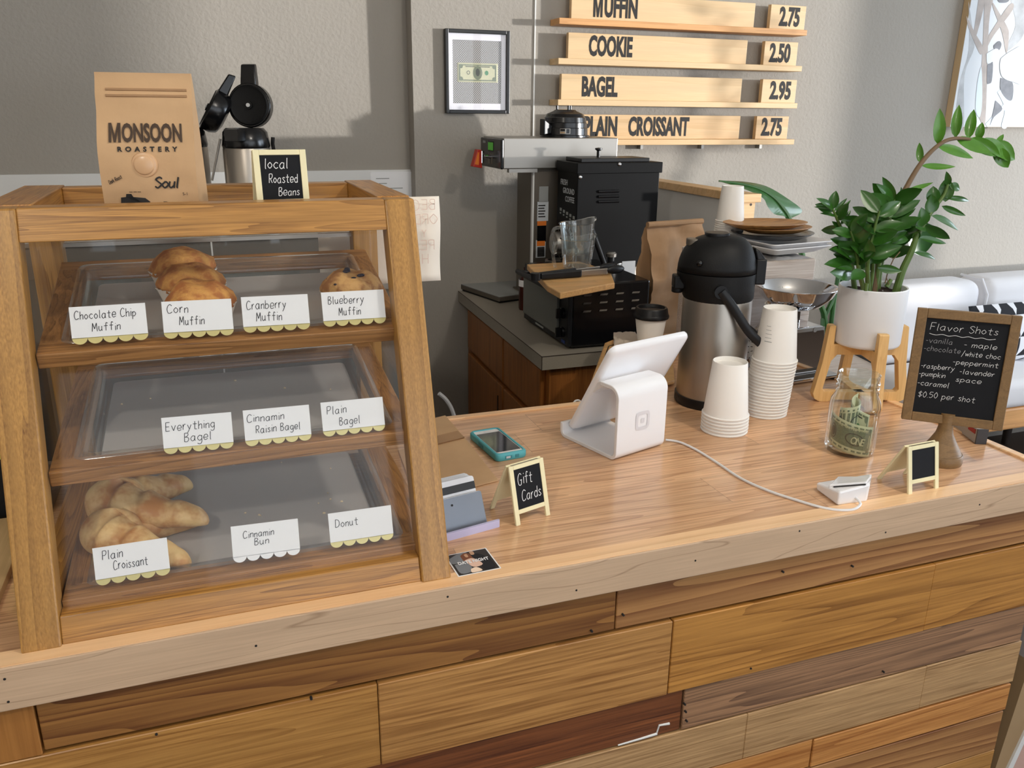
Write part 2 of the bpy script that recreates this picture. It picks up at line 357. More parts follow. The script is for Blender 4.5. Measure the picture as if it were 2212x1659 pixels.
pr('print_faded', (72, 56, 44), .8); pr('pink_ink', (226, 200, 186), .8)
glassy('glass', (1, 1, 1), .08); glassy('acrylic', (.98, .985, .985), .08, .03, base0=.012); glassy('side_acrylic', (.98, .98, .98), .08, .04, .02, (.5, .5, .5), base0=.02)
glassy('tray_plastic', (.9, .9, .9), .16, .12, .70, (.58, .55, .53)); glassy('tray_rim', (.9, .9, .9), .30, .08, .15, (.5, .48, .46))  # tray_plastic: the grey film paints in reflections of ceiling and back wall
glassy('jar_glass', (.955, .98, .97), .42, .01, base0=.05); glassy('cup_plastic', (.93, .95, .95), .55, .03, .05, base0=.07)
pr('muffin_side', (206, 160, 84), .8, bump=.8, bscale=300, var=.2, vscale=60)
pr('berry', (34, 32, 52), .5); pr('liner', (226, 218, 208), .7)
pr('crumb', (232, 214, 178), .9)
pr('kraft', (200, 163, 122), .75, bump=.25, bscale=60, var=.08, vscale=14); pr('kraft_dark', (168, 132, 96), .75, bump=.3, bscale=50, var=.1, vscale=14); pr('valve', (212, 172, 132), .25)
pr('black_gloss', (14, 14, 16), .22); pr('black_plastic', (18, 18, 20), .42, spec=.35); pr('black_matte', (14, 14, 15), .55, spec=.3, bump=.15, bscale=500); pr('grinder_black', (8, 8, 9), .5, spec=.14, bump=.1, bscale=900)
pr('steel', (164, 160, 154), .40, metal=1, bump=.03, bscale=60); pr('steel_brushed', (176, 168, 158), .36, metal=1); pr('steel_dark', (112, 104, 94), .45, metal=.6); pr('chrome', (220, 220, 222), .06, metal=1)
pr('cream', (236, 226, 184), .5); pr('slate', (22, 23, 27), .75, spec=.25, var=.15, vscale=40); pr('chalk', (226, 226, 226), .9); pr('chalk_faint', (150, 150, 152), .9)
pr('bill_paper', (198, 196, 160), .75, var=.05, vscale=60); pr('bill_green', (112, 122, 96), .8, var=.25, vscale=400); pr('bill_dark', (52, 58, 46), .8); pr('bill_seal', (60, 130, 82), .8)
pr('frame_black', (20, 20, 22), .35); pr('mat_white', (232, 230, 238), .7)
pr('laminate', (150, 142, 128), .45, var=.06, vscale=300); pr('seam_brown', (50, 38, 30), .6)
pr('red_plastic', (176, 40, 22), .35); pr('label_orange', (222, 120, 36), .5); pr('label_grey', (150, 152, 150), .5); pr('label_silver', (196, 200, 204), .4)
m = pr('lcd', (30, 80, 10), .3); m.node_tree.nodes['Principled BSDF'].inputs['Emission Color'].default_value = srgb(80, 200, 20); m.node_tree.nodes['Principled BSDF'].inputs['Emission Strength'].default_value = .2
pr('brown_syrup', (62, 22, 14), .25); pr('oven_glass', (92, 94, 90), .15); pr('blue_tag', (40, 60, 120), .5)
pr('paper_cup', (238, 234, 228), .55); pr('napkin', (206, 190, 172), .95, bump=1, bscale=120)
pr('white_gloss', (240, 240, 243), .12, coat=.5); pr('logo_grey', (218, 216, 220), .3); pr('teal', (86, 172, 182), .55); pr('teal_dark', (60, 132, 142), .6); pr('screen', (22, 24, 30), .06, coat=.6); pr('phone_white', (232, 228, 226), .25)
pr('holder_grey', (124, 130, 140), .35, metal=.4); pr('lavender', (196, 192, 226), .35); pr('giftcard', (220, 222, 228), .3); pr('magstripe', (20, 16, 14), .3)
pr('pot_white', (236, 238, 242), .32); pr('soil', (48, 30, 20), .95, bump=1, bscale=150, var=.3, vscale=90)
pr('stem', (86, 112, 50), .5, var=.15, vscale=30); pr('stem_brown', (110, 88, 62), .7)
def leafmat(name, a, rough=.3):
    m = pr(name, a, rough, var=.2, vscale=25); P = m.node_tree.nodes['Principled BSDF']
    P.inputs['Coat Weight'].default_value = .25; P.inputs['Subsurface Weight'].default_value = 0; return m
leafmat('leaf', (46, 92, 28)); leafmat('leaf_light', (78, 130, 38)); leafmat('leaf_big', (34, 80, 28), .35)
pr('wire_white', (226, 226, 228), .4); pr('sofa_white', (234, 232, 234), .8, bump=.1, bscale=300); pr('fabric_black', (26, 26, 30), .9); pr('fabric_white', (232, 232, 236), .9)
pr('canvas_white', (214, 218, 222), .7); pr('canvas_edge', (206, 178, 138), .7); pr('wash_grey', (190, 192, 194), .8, var=.2, vscale=18); pr('wash_taupe', (182, 172, 166), .8, var=.2, vscale=18); pr('wash_blue', (216, 228, 238), .8); pr('wash_dark', (132, 134, 140), .8, var=.2, vscale=30)
pr('book_grey', (176, 174, 172), .5); pr('book_spine', (60, 60, 64), .5); pr('book_red', (170, 40, 44), .5); pr('note_lime', (206, 224, 78), .7)
pr('pastry_skin', (60, 40, 20), .6)
pr('pic_dark', (44, 38, 36), .5); pr('pic_tan', (190, 150, 120), .6); pr('pic_blush', (226, 190, 170), .6); pr('pic_grey', (120, 124, 130), .5); pr('pic_hair', (120, 70, 44), .6); pr('pic_glow', (246, 220, 196), .5)
pr('copper_coin', (150, 96, 60), .35, metal=1); pr('silver_coin', (190, 190, 190), .3, metal=1); pr('tan_board', (164, 136, 100), .6); pr('blush_panel', (196, 160, 146), .6)
# croissant crust: darker brown on the ridges' tops, from noise
def twotone(name, a, c, scale, rough, bump=.3, lo=.4, hi=.62):
    m, N, L, P = newmat(name); tc = N.new('ShaderNodeTexCoord'); n = N.new('ShaderNodeTexNoise'); n.inputs['Scale'].default_value = scale; n.inputs['Detail'].default_value = 6; n.inputs['Roughness'].default_value = .6
    r = N.new('ShaderNodeMapRange'); r.inputs[1].default_value = lo; r.inputs[2].default_value = hi; r.interpolation_type = 'SMOOTHSTEP'; mx = N.new('ShaderNodeMix'); mx.data_type = 'RGBA'; mx.inputs[6].default_value = srgb(*a); mx.inputs[7].default_value = srgb(*c)
    L.new(tc.outputs['Object'], n.inputs['Vector']); L.new(n.outputs['Fac'], r.inputs[0]); L.new(r.outputs[0], mx.inputs[0]); L.new(mx.outputs[2], P.inputs['Base Color']); P.inputs['Roughness'].default_value = rough
    n2 = N.new('ShaderNodeTexNoise'); n2.inputs['Scale'].default_value = 220; b = N.new('ShaderNodeBump'); b.inputs['Strength'].default_value = bump; b.inputs['Distance'].default_value = .001; L.new(tc.outputs['Object'], n2.inputs['Vector']); L.new(n2.outputs['Fac'], b.inputs['Height']); L.new(b.outputs[0], P.inputs['Normal'])
twotone('muffin_top', (216, 158, 84), (176, 108, 54), 42, .75, 1.0, .38, .6); twotone('blueberry_top', (206, 160, 100), (160, 108, 62), 45, .75, 1.0, .4, .62)
twotone('croissant', (236, 200, 138), (192, 128, 64), 26, .5, .25, .36, .66)
# woven mesh behind the banknote
mm, N, L, P = newmat('woven_mesh')
tc = N.new('ShaderNodeTexCoord'); ck = N.new('ShaderNodeTexChecker'); ck.inputs['Scale'].default_value = 250; ck.inputs[1].default_value = srgb(176, 172, 168); ck.inputs[2].default_value = srgb(84, 82, 82)
L.new(tc.outputs['Object'], ck.inputs['Vector']); L.new(ck.outputs[0], P.inputs['Base Color'])

# ------------------------------------------------------------------ setting
def struct(b, name, mat, **kw):
    o = b.done(name, mat, None, smooth=0, **kw); o['kind'] = 'structure'; return o
CT = 1.05
struct(M().box(-2.6, -2.9, -.1, 6.2, 3.3, 0), 'floor', 'floor_dark')
struct(M().box(-2.6, -2.9, 3.05, 6.2, 3.3, 3.15), 'ceiling', 'ceiling_white')
b = M().box(-2.6, 3.18, 0, .736, 3.32, 3.05).box(.736, 3.099, 0, 6.2, 3.32, 3.05); struct(b, 'wall_back', 'plaster')
struct(M().box(-2.75, -2.9, 0, -2.6, 3.32, 3.05), 'wall_left', 'plaster')
b = M(); b.box(6.0, -2.9, 0, 6.15, -.45, 3.05).box(6.0, 1.2, 0, 6.15, 1.42, 3.05).box(6.0, 2.7, 0, 6.15, 3.32, 3.05).box(6.0, 1.42, 0, 6.15, 2.7, .85).box(6.0, 1.42, 2.65, 6.15, 2.7, 3.05).box(6.0, -.45, 0, 6.15, 1.2, .85).box(6.0, -.45, 2.65, 6.15, 1.2, 3.05); struct(b, 'wall_right', 'plaster')
b = M(); b.box(-2.6, -2.9, 0, -.95, -2.75, 3.05).box(4.75, -2.9, 0, 6.2, -2.75, 3.05).box(-.95, -2.9, 0, 4.75, -2.75, .6).box(-.95, -2.9, 2.9, 4.75, -2.75, 3.05); struct(b, 'wall_front', 'plaster')
b = M()
for y in (-.45, 1.14): b.box(6.02, y, .85, 6.1, y+.06, 2.65)
for z in (.85, 2.59): b.box(6.02, -.39, z, 6.1, 1.14, z+.06)
f = struct(b, 'window_1', 'white_bead'); M().box(6.055, -.39, .91, 6.06, 1.14, 2.59).done('window_pane', 'glass', f, smooth=0)
b = M()
for y in (1.42, 2.64): b.box(6.02, y, .85, 6.1, y+.06, 2.65)
for z in (.85, 2.59): b.box(6.02, 1.48, z, 6.1, 2.64, z+.06)
f = struct(b, 'window_3', 'white_bead'); M().box(6.055, 1.48, .91, 6.06, 2.64, 2.59).done('window_pane', 'glass', f, smooth=0)
b = M()
for x in (-.95, .9, 2.8, 4.69): b.box(x, -2.86, .6, x+.06, -2.78, 2.9)
for z in (.6, 2.84): b.box(-.89, -2.86, z, 4.69, -2.78, z+.06)
f = struct(b, 'window_2', 'black_plastic'); M().box(-.89, -2.825, .66, 4.69, -2.82, 2.84).done('window_pane', 'glass', f, smooth=0)
struct(M().box(1.196, 3.094, 1.05, 1.202, 3.1, 3.05), 'trim_1', 'white_bead', bevel=.001)
struct(M().box(-1.3, 3.168, 1.0, .735, 3.18, 1.449), 'trim_2', 'panel_white')
for i in range(2):
    lx, ly = ((-0.9, -0.6), (1.3, 0.2))[i]
    t = thing('pendant_lamp', 'bare-bulb pendant lamp hanging over the customer side'+(', nearer the counter' if i else ', further left'), 'lamp', (lx, ly, 3.05), group='pendant lamps')
    M().cyl((lx, ly, 3.05), (lx, ly, 2.84), .004, seg=8).done('cord', 'black_plastic', t)
    M().lathe([(0, .0), (.022, 0), (.022, -.05), (0, -.05)], (lx, ly, 2.85)).done('socket', 'black_plastic', t)

# ------------------------------------------------------------------ counter
FY = .949
t = thing('service_counter', 'long service counter with an oak top, pale maple edge and reclaimed plank front', 'counter', (.4, 1.25, 0))
XR, XL = 1.411, -1.3
b = M(); poly = [(XL, .984), (1.392, .984), (1.392, 2.06), (1.08, 2.06), (.87, 1.65), (.87, 1.565), (XL, 1.565)]
b.prism(poly, 1.012, CT); b.done('worktop', 'oak_top', t, smooth=0)
M().box(XL, FY, .993, XR, FY+.035, CT+.0005).done('front_edge', 'maple', t, smooth=0, bevel=.0015, label='pale maple front edge of the worktop')
M().box(XL, FY+.003, CT-.002, XR-.02, FY+.034, CT+.0012).done('edge_strip', 'maple_strip', t, smooth=0)
M().box(XL, 1.565, 1.0, .86, 1.582, CT+.004).done('back_edge', 'maple_strip', t, smooth=0, bevel=.002)
M().box(1.392, FY+.035, 1.0, XR, 2.06, CT+.004).done('end_edge', 'maple_strip', t, smooth=0, bevel=.002)
M().box(-.26, .985, 0, 1.395, 1.55, 1.012).done('carcass', 'black_matte', t, smooth=0)
M().prism([(.95, 1.55), (1.39, 1.55), (1.39, 2.03), (1.12, 2.03), (.95, 1.7)], 0, 1.012).done('carcass', 'black_matte', t, smooth=0)
rows = [(.992, .9185), (.9135, .7775), (.775, .6965), (.694, .6005), (.5965, .5360), (.533, .44), (.437, .33), (.327, .2), (.197, .0)]
bx = [[(-.248, .5175, 'plank_fir', 0), (.5195, 1.405, 'plank_fir_light', 0)],
      [(XL, .1565, 'plank_honey', .003), (.1575, .6165, 'plank_oak', .004), (.619, 1.1415, 'plank_amber', .003), (1.1417, 1.408, 'plank_amber', .002)],
      [(XL, .6495, 'plank_red', -.002), (.652, 1.402, 'plank_grey', 0)],
      [(XL, .78, 'plank_pale', .001), (.7803, 1.17, 'plank_pale', .001), (1.1705, 1.408, 'plank_pale', 0)],
      [(XL, .93, 'plank_orange', -.001), (.9315, 1.404, 'plank_orange', .001)],
      [(XL, .7, 'plank_grey', 0), (.7015, 1.400, 'plank_fir_light', .001)],
      [(XL, .4, 'plank_oak', 0), (.4015, 1.402, 'plank_honey', 0)], [(XL, .9, 'plank_fir', 0), (.9015, 1.4, 'plank_pale', 0)], [(XL, .3, 'plank_amber', 0), (.3015, 1.4, 'plank_red', 0)]]
for (z1, z0), cells in zip(rows, bx):
    for x0, x1, mt, off in cells:
        b = M(); b.box(x0, .962-off, z0, x1, .985, z1); b.done('front_plank', mt, t, smooth=0, bevel=.0012, bseg=1)
M().box(XL, .96, .914, -.2505, .985, .993).done('front_plank', 'plank_post', t, smooth=0, bevel=.0012, bseg=1)
# nail holes and filler marks in the boards
for px, py in ((553, 1395), (967, 1289), (1245, 1275), (1727, 1147), (1913, 1150), (2116, 1090), (1502, 1211), (10, 1467), (18, 1516)):
    p = PY(px, py, FY); b = M(); b.cyl((p.x, FY-.0004, p.z), (p.x, FY+.002, p.z), .0016, seg=8); b.done('nail_hole', 'print_black', t, smooth=0)
for px, py in ((1480, 1536), (1482, 1556), (1478, 1520), (1620, 1442), (1907, 1450), (1690, 1234), (1345, 1327), (338, 1583), (478, 1389+40), (1840, 1222), (1277, 1362), (672, 1507)):
    p = PY(px, py, .961); b = M(); b.cyl((p.x, .9575, p.z), (p.x, .963, p.z), .0018, seg=7); b.done('nail_hole', 'print_black', t, smooth=0)
b = M()
for q in ([(1446, 1563), (1424, 1567), (1418, 1586)], [(1419, 1585), (1380, 1597), (1335, 1610)]):
    P_ = [PY(px, py, .9625) for px, py in q]; b.tube([(p.x, .9628, p.z) for p in P_], .0022, .0012, 6)
b.done('filler_streak', 'panel_white', t)
# tan board and blush panel beyond the counter's end
t = thing('floor_sign', 'tan board with a white edge standing on the floor past the counter end, bottom right', 'sign', (1.62, 1.05, 0))
q = lambda px, py: PY(px, py, 1.02)
A, B_, C_, D_ = q(2226, 1430), q(2226, 1545), q(2134, 1740), q(2122, 1745)
b = M(); b.hexa([(p.x, 1.02, p.z) for p in (A, B_, C_, D_)], [(p.x, 1.06, p.z) for p in (A, B_, C_, D_)]); b.done('side_board', 'tan_board', t, smooth=0)
E_, F_, G_ = q(2226, 1563), q(2146, 1740), q(2320, 1760)
b = M(); b.hexa([(p.x, 1.015, p.z) for p in (B_, E_, F_, C_)], [(p.x, 1.055, p.z) for p in (B_, E_, F_, C_)]); b.done('white_edge', 'panel_white', t, smooth=0)
b = M(); b.hexa([(p.x, 1.03, p.z) for p in (E_, q(2320, 1563), G_, F_)], [(p.x, 1.05, p.z) for p in (E_, q(2320, 1563), G_, F_)]); b.done('face_panel', 'blush_panel', t, smooth=0)
L0 = D_.z
b = M(); b.box(D_.x, 1.03, 0, D_.x+.3, 1.05, L0+.02); b.done('lower_board', 'tan_board', t, smooth=0)

# potted tree by the sofa's end; its bare branches throw the soft shadows seen over the menu boards
tx, ty = 3.42, 2.2
t = thing('potted_tree', 'thin branching potted tree standing in front of the sofa', 'plant', (tx, ty, 0))
M().lathe([(0, 0), (.12, 0), (.15, .28), (.14, .28), (.13, .25), (0, .25)], (tx, ty, 0)).done('planter', 'pot_white', t)
q = random.Random(12)
M().tube(smoothline([(tx, ty, .25), (tx+.02, ty-.01, .8), (tx-.01, ty, 1.3), (tx+.01, ty, 1.95)]), .014, .007, 8).done('trunk', 'stem_brown', t)
b = M(); lv = []
for i in range(16):
    z = 1.15+.055*i; a = q.uniform(0, 6.28); L_ = q.uniform(.14, .26); p0 = V((tx, ty, z)); p2 = p0+V((L_*math.cos(a)*.55+.06, L_*math.sin(a)*.6-.03, L_*q.uniform(.5, 1.1))); p1 = p0.lerp(p2, .5)+V((q.uniform(-.03, .03), q.uniform(-.03, .03), .02))
    b.tube(smoothline([tuple(p0), tuple(p1), tuple(p2)], 4), .007, .003, 6); lv += [(p1, p2)]
b.done('branches', 'stem_brown', t)
b = M()
for p1, p2 in lv:
    for k in range(5):
        p = p1.lerp(p2, .3+.17*k); d = V((q.uniform(-1, 1), q.uniform(-1, 1), q.uniform(-.6, .6))).normalized()*q.uniform(.05, .09); n = d.cross(V((q.uniform(-1, 1), q.uniform(-1, 1), 1))).normalized()*.016
        b.face([p, p+d*.5+n, p+d, p+d*.5-n])
b.done('leaves', 'leaf', t, smooth=0)
# ------------------------------------------------------------------ pastry display case
cx0, cx1 = -.255, .267
ys = lambda z: .971+.3286*(z-1.05)          # leaning front plane
case = thing('display_case', 'wooden bakery display case with a leaning clear front and three trays', 'display case', (0, 1.2, CT))
ZT = 1.546
for x0, x1 in ((cx0, cx0+.043), (cx1-.041, cx1)):
    M().prism_x([(ys(1.05), 1.05), (ys(1.05)+.036, 1.05), (ys(ZT)+.036, ZT), (ys(ZT), ZT)], x0, x1).done('front_stile', 'case_wood_z', case, smooth=0, bevel=.0025)
    M().box(x0, 1.412, 1.05, x1, 1.45, ZT-.001).done('back_post', 'case_wood_z', case, smooth=0, bevel=.002)
    M().box(x0+.004, ys(1.05)+.036, 1.05, x1-.004, 1.412, 1.085).done('side_rail', 'case_wood_y', case, smooth=0, bevel=.0015)
def railx(z0, z1, off, th, name):
    M().prism_x([(ys(z0)+off, z0), (ys(z0)+off+th, z0), (ys(z1)+off+th, z1), (ys(z1)+off, z1)], cx0+.043, cx1-.041).done(name, 'case_wood', case, smooth=0, bevel=.0015)
railx(1.051, 1.083, .004, .028, 'bottom_rail'); railx(1.507, ZT, .001, .034, 'top_rail')
for x0, x1 in ((cx0, cx0+.055), (cx1-.045, cx1)):
    M().box(x0, ys(ZT)+.03, 1.514, x1, 1.45, ZT+.0015).done('top_side_rail', 'case_wood_y', case, smooth=0, bevel=.0015)
M().box(cx0+.055, 1.415, 1.514, cx1-.045, 1.45, ZT).done('top_back_rail', 'case_wood', case, smooth=0, bevel=.0015)
M().box(cx0+.043, 1.17, 1.510, cx1-.041, 1.42, 1.514).done('top_glass', 'acrylic', case, smooth=0)
M().box(cx0+.01, 1.0, 1.0505, cx1-.01, 1.44, 1.056).done('floor_board', 'shelf_wood', case, smooth=0)
# clear front, sides and sliding back doors
nrm = V((0, .496, -.163)).normalized()
b = M(); b.prism_x([(ys(1.07)+.016, 1.07), (ys(1.07)+.019, 1.07), (ys(1.52)+.019, 1.52), (ys(1.52)+.016, 1.52)], cx0+.035, cx1-.033); b.done('front_glass', 'acrylic', case, smooth=0)
for x in (cx0+.012, cx1-.014):
    b = M(); b.prism_x([(ys(1.07)+.04, 1.07), (1.41, 1.07), (1.41, 1.52), (ys(1.52)+.036, 1.52)], x, x+.003); b.done('side_glass', 'side_acrylic', case, smooth=0)
M().box(cx0+.043, 1.425, 1.06, .015, 1.428, 1.515).done('sliding_door', 'side_acrylic', case, smooth=0)
M().box(.0, 1.433, 1.06, cx1-.041, 1.436, 1.515).done('sliding_door', 'side_acrylic', case, smooth=0)
M().box(cx0+.04, 1.43, 1.456, cx1-.04, 1.444, 1.462).done('door_track', 'steel_brushed', case, smooth=0)
M().box(.0, 1.4245, 1.06, .0025, 1.4375, 1.456).done('door_edge', 'white_bead', case, smooth=0)
# sloping shelves and their trays
def shelf(zf, yb, zb, place):
    yf = ys(zf)+.022; sx0, sx1 = cx0+.044, cx1-.026
    sl = V((0, yb-yf, zb-zf)); Ln = sl.length; fr = basis((0, yf, zf), (1, 0, 0), sl)     # local x right, y up the slope, z normal
    for nm, a in (('shelf_front_rail', (sx0, 0, -.02, sx1, .032, 0)), ('shelf_back_rail', (sx0, Ln-.03, -.02, sx1, Ln, 0))):
        M(fr).box(*a).done(nm, 'shelf_wood', case, smooth=0, bevel=.0015)
    for a in ((sx0, .032, -.02, sx0+.034, Ln-.03, 0), (sx1-.034, .032, -.02, sx1, Ln-.03, 0)):
        M(fr).box(*a).done('shelf_side_rail', 'shelf_wood_y', case, smooth=0, bevel=.0015)
    tr = thing('pastry_tray', f'clear plastic tray set into the {place} shelf of the pastry case', 'tray', fr @ V((0, Ln/2, -.02)), group=None)
    x0, x1, y0, y1 = sx0+.036, sx1-.036, .034, Ln-.032
    def ring(i, z, r=.012): return [(x, y, z) for x, y in rrect(x1-x0-2*i, y1-y0-2*i, max(r-i*.2, .004), 4, (x0+x1)/2, (y0+y1)/2)]
    b = M(fr); b.loft([ring(-.012, .0005), ring(-.010, .0035), ring(-.002, .004), ring(.004, .001), ring(.010, -.009)], caps=False); b.done('rim', 'tray_rim', tr, smooth=60)
    b = M(fr); b.loft([ring(.010, -.009), ring(.013, -.017), ring(.015, -.0185)], caps=False)
    b.done('wall', 'tray_rim', tr, smooth=60)
    b = M(fr); b.loft([ring(.015, -.0185), ring(.015, -.0195)], caps=True); b.done('base', 'tray_plastic', tr, smooth=0)
    return fr, Ln, tr
S1, L1, tr1 = shelf(1.376, 1.386, 1.441, 'top'); S2, L2, tr2 = shelf(1.240, 1.396, 1.283, 'middle'); S3, L3, tr3 = shelf(1.092, 1.40, 1.118, 'bottom')
# crumbs left on the two lower trays
def crumbs(fr, pts, name, lab):
    b = M(fr)
    for x, y in pts:
        r = rnd.uniform(.0012, .0028); b.lathe([(0, -.0185), (r, -.0182), (r*.7, -.0172), (0, -.0168)], (x, y, 0), 6)
    tag(b.done(name, 'crumb', None, smooth=0), lab, 'crumbs', kind='stuff')
def onS(fr, px, py):
    n = (fr.to_3x3() @ V((0, 0, 1))); p = PP(px, py, fr @ V((0, 0, -.018)), n); return (fr.inverted() @ p)
crumbs(S2, [onS(S2, *p)[:2] for p in ((263, 873), (325, 861), (508, 822), (714, 841), (615, 838))], 'crumbs', 'few pastry crumbs left on the empty middle tray')
crumbs(S3, [onS(S3, *p)[:2] for p in ((740, 968), (735, 972), (530, 1108), (563, 1114), (543, 998), (608, 999), (688, 1087), (714, 1078), (738, 1083), (708, 1065), (714, 1012), (560, 1112), (700, 1108))], 'crumbs', 'scattered pastry flakes on the bottom tray right of the croissants')
# ---- name cards leaning inside the glass
GP = V((0, ys(1.2)+.024, 1.2))
def place_card(words, tl, tr_, bl, label, gold=True, seed=0, cap=.0125):
    p_tl, p_tr, p_bl = (PP(*p, GP, nrm) for p in (tl, tr_, bl))
    u = p_tr-p_tl; W = u.length; H = (p_bl-p_tl).length; fr = basis(p_tl, u, p_tl-p_bl)
    t = thing('name_card', label, 'name card', p_bl+u*.5, group='pastry name cards')
    sr = W/10; hb = H-sr*.9
    b = M(fr); b.box(0, -hb, -.0007, W, 0, 0); b.done('card', 'card_white', t, smooth=0)
    b = M(fr); b.box(0, -hb-.0005-sr*.05, -.0012, W, -hb+sr*.4, -.0007)
    for i in range(5):
        c0 = (i+.5)*W/5; b.prism([(c0+sr*math.cos(a), -hb-sr*.02+sr*.92*math.sin(a)) for a in [math.pi+math.pi*k/10 for k in range(11)]], -.0012, -.0007)
    b.done('scalloped_edge', 'gold' if gold else 'card_white', t, smooth=0, label='gold scalloped edge' if gold else None)
    for i, (s, x, x2, y) in enumerate(words):
        o = script(s, fr @ Matrix.Translation((x*W, -y*H, 0)), cap*.84, .00075, 'handwriting', 'ink', t, track=2.8, slant=.08, seed=seed+i, fit=(x2-x)*W)
pcs = [([('Chocolate Chip', .06, .86, .34), ('Muffin', .27, .64, .68)], (148, 664), (313, 654), (157, 745), 'card reading Chocolate Chip Muffin on the top shelf', True, .0118),
 ([('Corn', .07, .36, .32), ('Muffin', .23, .58, .66)], (348, 652), (499, 645), (355, 732), 'card reading Corn Muffin in front of the corn muffins', True, .0125),
 ([('Cranberry', .07, .66, .36), ('Muffin', .2, .58, .7)], (520, 642), (664, 635), (528, 719), 'card reading Cranberry Muffin on the top shelf', True, .0135),
 ([('Blueberry', .1, .67, .36), ('Muffin', .25, .6, .7)], (693, 632), (828, 625), (700, 706), 'card reading Blueberry Muffin in front of the blueberry muffin', True, .0125),
 ([('Everything', .05, .74, .38), ('Bagel', .3, .68, .70)], (348, 903), (499, 890), (355, 982), 'card reading Everything Bagel on the middle shelf', True, .0125),
 ([('Cinnamin', .05, .6, .34), ('Raisin Bagel', .17, .84, .66)], (524, 887), (667, 874), (530, 965), 'card reading Cinnamin Raisin Bagel on the middle shelf', True, .0115),
 ([('Plain', .09, .4, .36), ('Bagel', .27, .6, .7)], (692, 870), (826, 857), (698, 944), 'card reading Plain Bagel on the middle shelf', True, .0125),
 ([('Plain', .12, .38, .34), ('Croissant', .25, .7, .64)], (199, 1185), (360, 1161), (205, 1267), 'card reading Plain Croissant in front of the croissants', True, .0125),
 ([('Cinnamin', .17, .62, .36), ('Bun', .33, .54, .58)], (498, 1138), (643, 1120), (504, 1217), 'all-white card reading Cinnamin Bun on the bottom shelf', False, .0105),
 ([('Donut', .1, .46, .42)], (708, 1110), (844, 1091), (714, 1185), 'card reading Donut on the bottom shelf', True, .0125)]
for i, (wd, a, b_, c, lb, g, cap) in enumerate(pcs): place_card(wd, a, b_, c, lb, g, i*5, cap)
# ---- muffins
def muffin(x, y, label, blue=False, r=.040, sd=1, tilt=0, group=None):
    fr = S1 @ Matrix.Translation((x, y, -.018)); o = fr @ V((0, 0, 0))
    t = thing('blueberry_muffin' if blue else 'corn_muffin', label, 'muffin', o, group=group)
    F2 = Matrix.Translation(o) @ Matrix.Rotation(tilt, 4, 'X')
    seg = 48; b = M(F2)
    def lin(rr, z, k): return [((rr*(1+k*(.5 if i % 2 else -.5)))*V((math.cos(2*math.pi*i/seg), math.sin(2*math.pi*i/seg), 0)) + V((0, 0, z))) for i in range(seg)]
    b.loft([lin(r*.74, 0, .03), lin(r*1.04, .036, .06), lin(r*1.1, .040, .07)], caps=False); b.done('paper_liner', 'liner', t, smooth=30)
    def top(rr, z, i):
        a = 2*math.pi*i/32; p = V((rr*math.cos(a), rr*math.sin(a), z)); k = 1+.10*noise.noise(p*45+V((sd*3, 0, 0)))+.03*noise.noise(p*140)
        return (p.x*k, p.y*k, z*(1+.14*noise.noise(p*38+V((0, sd*5, 0)))))
    b = M(F2); prof = [(r*.9, .033), (r*1.06, .037), (r*1.1, .043), (r*1.02, .052), (r*.82, .060), (r*.55, .066), (r*.25, .069), (r*.05, .0695)]
    b.loft([[top(rr, z, i) for i in range(32)] for rr, z in prof]); b.done('muffin_top', 'blueberry_top' if blue else 'muffin_top', t, smooth=180)
    if blue:
        q = random.Random(3); b = M(F2)
        for _ in range(16):
            a = q.uniform(0, 6.28); k = q.uniform(.15, .95); rr = r*1.05*k; z = .069-.022*k*k
            b.ball((rr*math.cos(a), rr*math.sin(a), z), .0042, sz=.5, seg=8, rings=6)
        b.done('berry', 'berry', t)
p = onS(S1, 402, 640); q = onS(S1, 440, 716)
for i, lb in enumerate(('corn muffin furthest back of the three on the top tray', 'middle corn muffin of the three on the top tray', 'front corn muffin, mostly hidden by its card')):
    k = i/2; muffin(p.x+(q.x-p.x)*k, p.y+(q.y-p.y)*k, lb, r=.0415, sd=i+1, group='corn muffins')
p = onS(S1, 760, 684); muffin(p.x, p.y, 'single blueberry muffin behind its card at the right of the top tray', True, r=.039, sd=7)
# ---- croissants
def croissant(px, py, label, rz, sd, lift=0, k=1.0):
    p = onS(S3, px, py); o = S3 @ V((p.x, p.y, -.018+lift))
    b = M(RZ(rz, o)); n = 46; seg = 28; rings = []
    for i in range(n+1):
        t_ = -1+2*i/n; c = V((-.055+.115*abs(t_)**1.7, .058*t_+.012*t_*abs(t_), 0))*k
        d = V((.115*1.7*abs(t_)**.7*(1 if t_ > 0 else -1), .058, 0)).normalized(); s = V((d.y, -d.x, 0))
        r = (.037*(1-.68*abs(t_)**1.6)+.002)*k
        st = (abs(t_)*4.0) % 1.0; r *= 1+.16*(1-st)-.06
        if i in (0, n): r *= .45
        c.z = r*.82
        ring = []
        for j in range(seg):
            a = 2*math.pi*j/seg; q = V((0, 0, 1))*math.sin(a)*r*.86+s*math.cos(a)*r
            q *= 1+.06*noise.noise((c+q)*42+V((sd, sd, 0)))
            if q.z < -r*.8: q.z = -r*.8
            ring.append(c+q)
        rings.append(ring)
    b.loft(rings); o_ = b.done('croissant', 'croissant', None, smooth=180, subsurf=1)
    tag(o_, label, 'croissant', 'plain croissants')
croissant(346, 1128, 'croissant further back on the bottom tray, tips pointing right', math.radians(10), 1, .014, .97)
croissant(336, 1186, 'croissant in front on the bottom tray, partly behind its card', math.radians(-8), 5, 0, .94)
